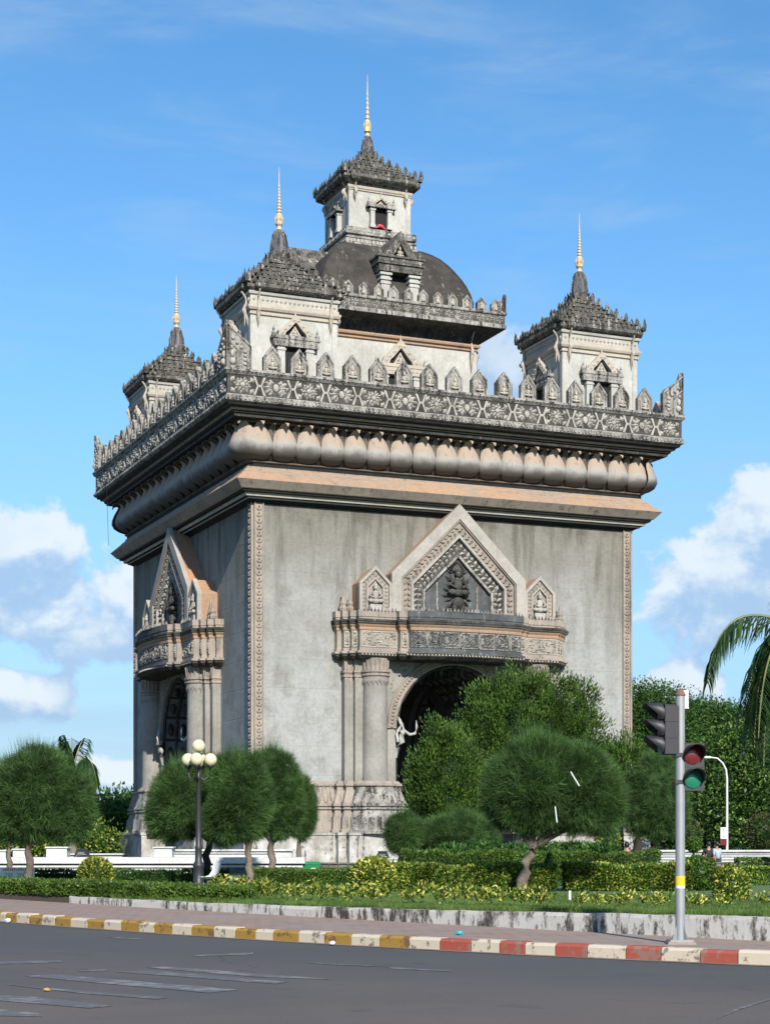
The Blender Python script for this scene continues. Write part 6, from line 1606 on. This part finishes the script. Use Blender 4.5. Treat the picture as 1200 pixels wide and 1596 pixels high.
person('person in dark clothes sitting in the shade right of the speckled shrub', (ray(977, 67), 67, Zat(1349, 67)), R(-10), True, 0, dict(J=sitter(0, .03), shirt='shirt_black'))
person('person in slate shirt bending forward beside the forked dark trunk', (ray(1008, 69), 69, Zat(1347, 69)), R(-70), True, 0, dict(J=sitter(0, .26), shirt='shirt_slate'))

# ------------------------------------------------------------------ palms
def palm(label, base, crown, fronds, leaf, lw, r0, nleaf=46, group=None):
    b = Vector(base); c = Vector(crown) - b
    t_ = thing('palm_tree', label, 'palm', base, 0, group)
    q = MB(); q.smooth = True; n = 14
    q.tube([Vector((0, 0, -.2)).lerp(c, i / n) + Vector((math.sin(i * .5) * .05, 0, 0)) for i in range(n + 1)], [r0 * (1.25 - .45 * i / n) * (1 + .05 * (i % 2)) for i in range(n + 1)], 9); q.build('trunk', M['bark'], t_)
    for tip, mid in fronds:
        tp, md = Vector(tip) - b, Vector(mid) - b
        pts = [c * (1 - u) ** 2 + md * 2 * u * (1 - u) + tp * u * u for u in [i / 14 for i in range(15)]]
        fr = MB(); fr.tube(pts, [.045 * (1 - .85 * i / 14) + .006 for i in range(15)], 5); fo = fr.build('frond', M['frond'], t_)
        P, D, L_ = [], [], []
        for i in range(nleaf):
            u = .10 + .9 * i / nleaf; x_ = u * 14; j = min(13, int(x_)); p_ = pts[j].lerp(pts[j + 1], x_ - j); tn = (pts[j + 1] - pts[j]).normalized()
            sd = tn.cross(Vector((0, 0, 1))); sd = sd.normalized() if sd.length > .05 else Vector((1, 0, 0))
            for sg in (-1, 1):
                d = sd * sg * .75 + tn * .42 + Vector((0, 0, -.62 + random.uniform(-.22, .22)))
                P.append(p_); D.append(d); L_.append(leaf * (.45 + .75 * math.sin(math.pi * min(1, .12 + u * .86))) * random.uniform(.85, 1.1))
        P, D, L_ = np.array([tuple(p_) for p_ in P]), unit(np.array([tuple(d) for d in D])), np.array(L_)[:, None]
        S_ = unit(np.cross(D, np.array([[0, 0, 1.0]]))); mid_ = P + D * L_ * .55; tip_ = P + D * L_ * .92 + np.array([[0, 0, -1.0]]) * L_ * .28
        V1 = np.stack([P - S_ * lw * .3, P + S_ * lw * .3, mid_ + S_ * lw * .5, mid_ - S_ * lw * .5], 1); V2 = np.stack([mid_ - S_ * lw * .5, mid_ + S_ * lw * .5, tip_ + S_ * .004, tip_ - S_ * .004], 1)
        link('leaflets', fast_mesh('leaflets', np.concatenate([V1, V2]).reshape(-1, 3), 4, M['palm']), fo)
    return t_
def fr_px(c, Y, tips): return [(at(tx, ty, Y + dy), at(mx, my, Y + dy * .5)) for tx, ty, mx, my, dy in tips]
Y = 48.0
palm('tall palm at the right edge with drooping fronds reaching into view', (ray(1258, Y), Y, .2), at(1252, 985, Y), fr_px(None, Y, [(1102, 1066, 1120, 905, -.3), (1168, 1172, 1170, 965, .4), (1190, 1195, 1195, 985, -.5), (1320, 1120, 1300, 920, 0), (1400, 1060, 1360, 880, .5), (1260, 820, 1250, 900, 1.), (1300, 840, 1290, 880, -1.), (1215, 1180, 1222, 1000, -1.4), (1230, 1210, 1236, 1010, .8), (1380, 960, 1340, 880, -1.), (1182, 1150, 1190, 960, -1.2), (1205, 1205, 1205, 1000, .9), (1158, 1118, 1178, 948, .9), (1176, 1166, 1176, 985, -.9), (1196, 1180, 1186, 1000, .2), (1186, 1128, 1200, 975, 1.3)]), .92, .05, .2, 50)
Y = 84.0
palm('slender palm behind the far-left casuarina', (ray(112, Y), Y, .1), at(113, 1205, Y), fr_px(None, Y, [(152, 1228, 142, 1150, -.3), (92, 1152, 98, 1178, .4), (98, 1145, 106, 1170, -.3), (132, 1150, 122, 1160, .5), (70, 1180, 88, 1160, -.3), (140, 1200, 135, 1165, 1.0), (80, 1240, 84, 1180, .3), (145, 1245, 136, 1180, .8), (112, 1150, 112, 1175, 1.0)]), .85, .085, .16, 44)

# ------------------------------------------------------------------ trees beyond
def big_tree(name, label, px, Y, forkpy, blobs_px, n, L, wd, mat, r0, group=None, up=.2, lo=.62, bark='bark_dark', corefrac=.7, dep=.8):
    b = Vector((ray(px, Y), Y, -.05 if Y > 95 else zg(Y))); bl = [blob(*q, Y, dep=dep) for q in blobs_px]
    P, D = shell(bl, n // 26, lo, 1.06, .5)
    # leaves gather in clumps with gaps between
    P = np.repeat(P, 26, 0); D = np.repeat(D, 26, 0); P = P + rng.normal(size=P.shape) * np.array([2.0, 2.0, .75]) * L * 1.45
    d = D * .7 + rng.normal(size=P.shape) * .6; d[:, 2] += up
    V = leaf_quads(P, d, rng.uniform(L * .6, L * 1.25, len(P)), rng.uniform(wd * .7, wd * 1.3, len(P)))
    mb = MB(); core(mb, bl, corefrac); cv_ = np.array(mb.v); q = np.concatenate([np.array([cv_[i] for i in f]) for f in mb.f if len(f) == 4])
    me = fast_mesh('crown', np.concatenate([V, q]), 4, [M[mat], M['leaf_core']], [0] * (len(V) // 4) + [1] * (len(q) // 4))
    return tree(name, label, 'tree', tuple(b), at(px, forkpy, Y), bl, [c for c, r in bl[:4]], r0, me, M[bark], group)
GT = 'trees beyond the right wall'
big_tree('rain_tree', 'tall umbrella-crowned tree directly right of the monument', 1000, 150, 1200, [(1010, 1098, 50, 30), (985, 1125, 45, 30), (1040, 1130, 45, 26), (1000, 1160, 55, 24), (1030, 1185, 50, 24), (960, 1150, 40, 40)], 34000, 0.3, 0.13, 'rain', .6, GT, .35, .55, corefrac=.52)
big_tree('rain_tree', 'wide flat-topped tree behind the signal pole and street light', 1095, 155, 1200, [(1080, 1116, 48, 22), (1125, 1122, 42, 22), (1060, 1140, 50, 24), (1140, 1150, 40, 26), (1090, 1170, 60, 26), (1180, 1150, 50, 40)], 30000, 0.3, 0.13, 'rain', .6, GT, .35, .55, corefrac=.6)
big_tree('leafy_tree', 'dense broad-leaved tree under the palm at the right edge', 1180, 100, 1270, [(1165, 1190, 50, 60), (1205, 1170, 50, 70), (1130, 1215, 46, 56), (1190, 1250, 60, 56), (1125, 1258, 46, 44), (1235, 1220, 50, 90)], 30000, 0.3, 0.11, 'big', .35, GT, .1, .66, corefrac=.74)
big_tree('leafy_tree', 'dark tree filling the gap between signal pole and street light', 1085, 112, 1290, [(1080, 1235, 46, 52), (1060, 1270, 44, 40), (1105, 1275, 42, 40), (1030, 1250, 44, 50), (1060, 1200, 40, 30)], 20000, 0.28, 0.11, 'hedge_dark', .35, GT, .1, .66, corefrac=.78)
big_tree('leafy_tree', 'dark low tree at the right behind the dome topiary', 1165, 118, 1300, [(1160, 1290, 60, 36), (1215, 1285, 60, 46), (1110, 1296, 50, 28), (1260, 1280, 60, 50)], 14000, 0.28, 0.11, 'hedge_dark', .3, GT, .1, .66, corefrac=.82)
big_tree('leafy_tree', 'dark low tree seen under the dark casuarina', 1020, 130, 1310, [(1010, 1288, 50, 36), (960, 1285, 50, 40), (1050, 1300, 40, 26)], 9000, 0.3, 0.11, 'hedge_dark', .3, GT, .1, .66, corefrac=.84)
GL = 'trees and bushes left of the monument'
big_tree('leafy_bush', 'sunlit mid-green tree left of the dark dome topiary', 152, 150, 1300, [(150, 1282, 26, 36), (185, 1272, 26, 26), (200, 1290, 18, 30), (130, 1295, 26, 28)], 9000, .32, .13, 'hedge', .2, GL, .1, .66, corefrac=.78)
big_tree('far_tree', 'distant dark tree just left of the monument corner', 190, 230, 1290, [(186, 1258, 20, 11), (205, 1262, 22, 14), (190, 1275, 28, 20)], 2500, .9, .4, 'rain', .4, GL, .2, .62, corefrac=.82)
big_tree('leafy_bush', 'speckled bush between the far-left casuarinas and the piers', 95, 120, 1322, [(110, 1306, 40, 24), (60, 1308, 40, 22), (150, 1316, 26, 16)], 7000, .30, .13, 'variegated', .15, GL, .1, .66, corefrac=.82)
big_tree('leafy_bush', 'dark bush at the left edge behind the crooked trunk', 10, 125, 1322, [(5, 1300, 40, 28), (-40, 1298, 40, 32), (35, 1312, 30, 20)], 4200, .42, .18, 'big', .15, GL, .1, .66, corefrac=.82)
b = Vector((ray(180, 138), 138, -.05)); bl = [blob(180, 1300, 27, 30, 138, .8), blob(180, 1318, 26, 24, 138, .8)]
t_ = thing('dome_topiary', 'tall dark dome-shaped topiary in the monument shadow at the left', 'topiary', tuple(b)); P, D = shell(bl, 4200, .85, 1.03, .5)
link('crown', fast_mesh('crown', leaf_quads(P, D + rng.normal(size=P.shape) * .5, rng.uniform(.2, .4, len(P)), .14), 4, M['hedge_dark']), t_, -b)
q = MB(); core(q, bl, .88); q.tube([b - Vector((0, 0, .1)), Vector(bl[0][0])], .12, 6); q.build('branches', M['leaf_core'], t_, -b)
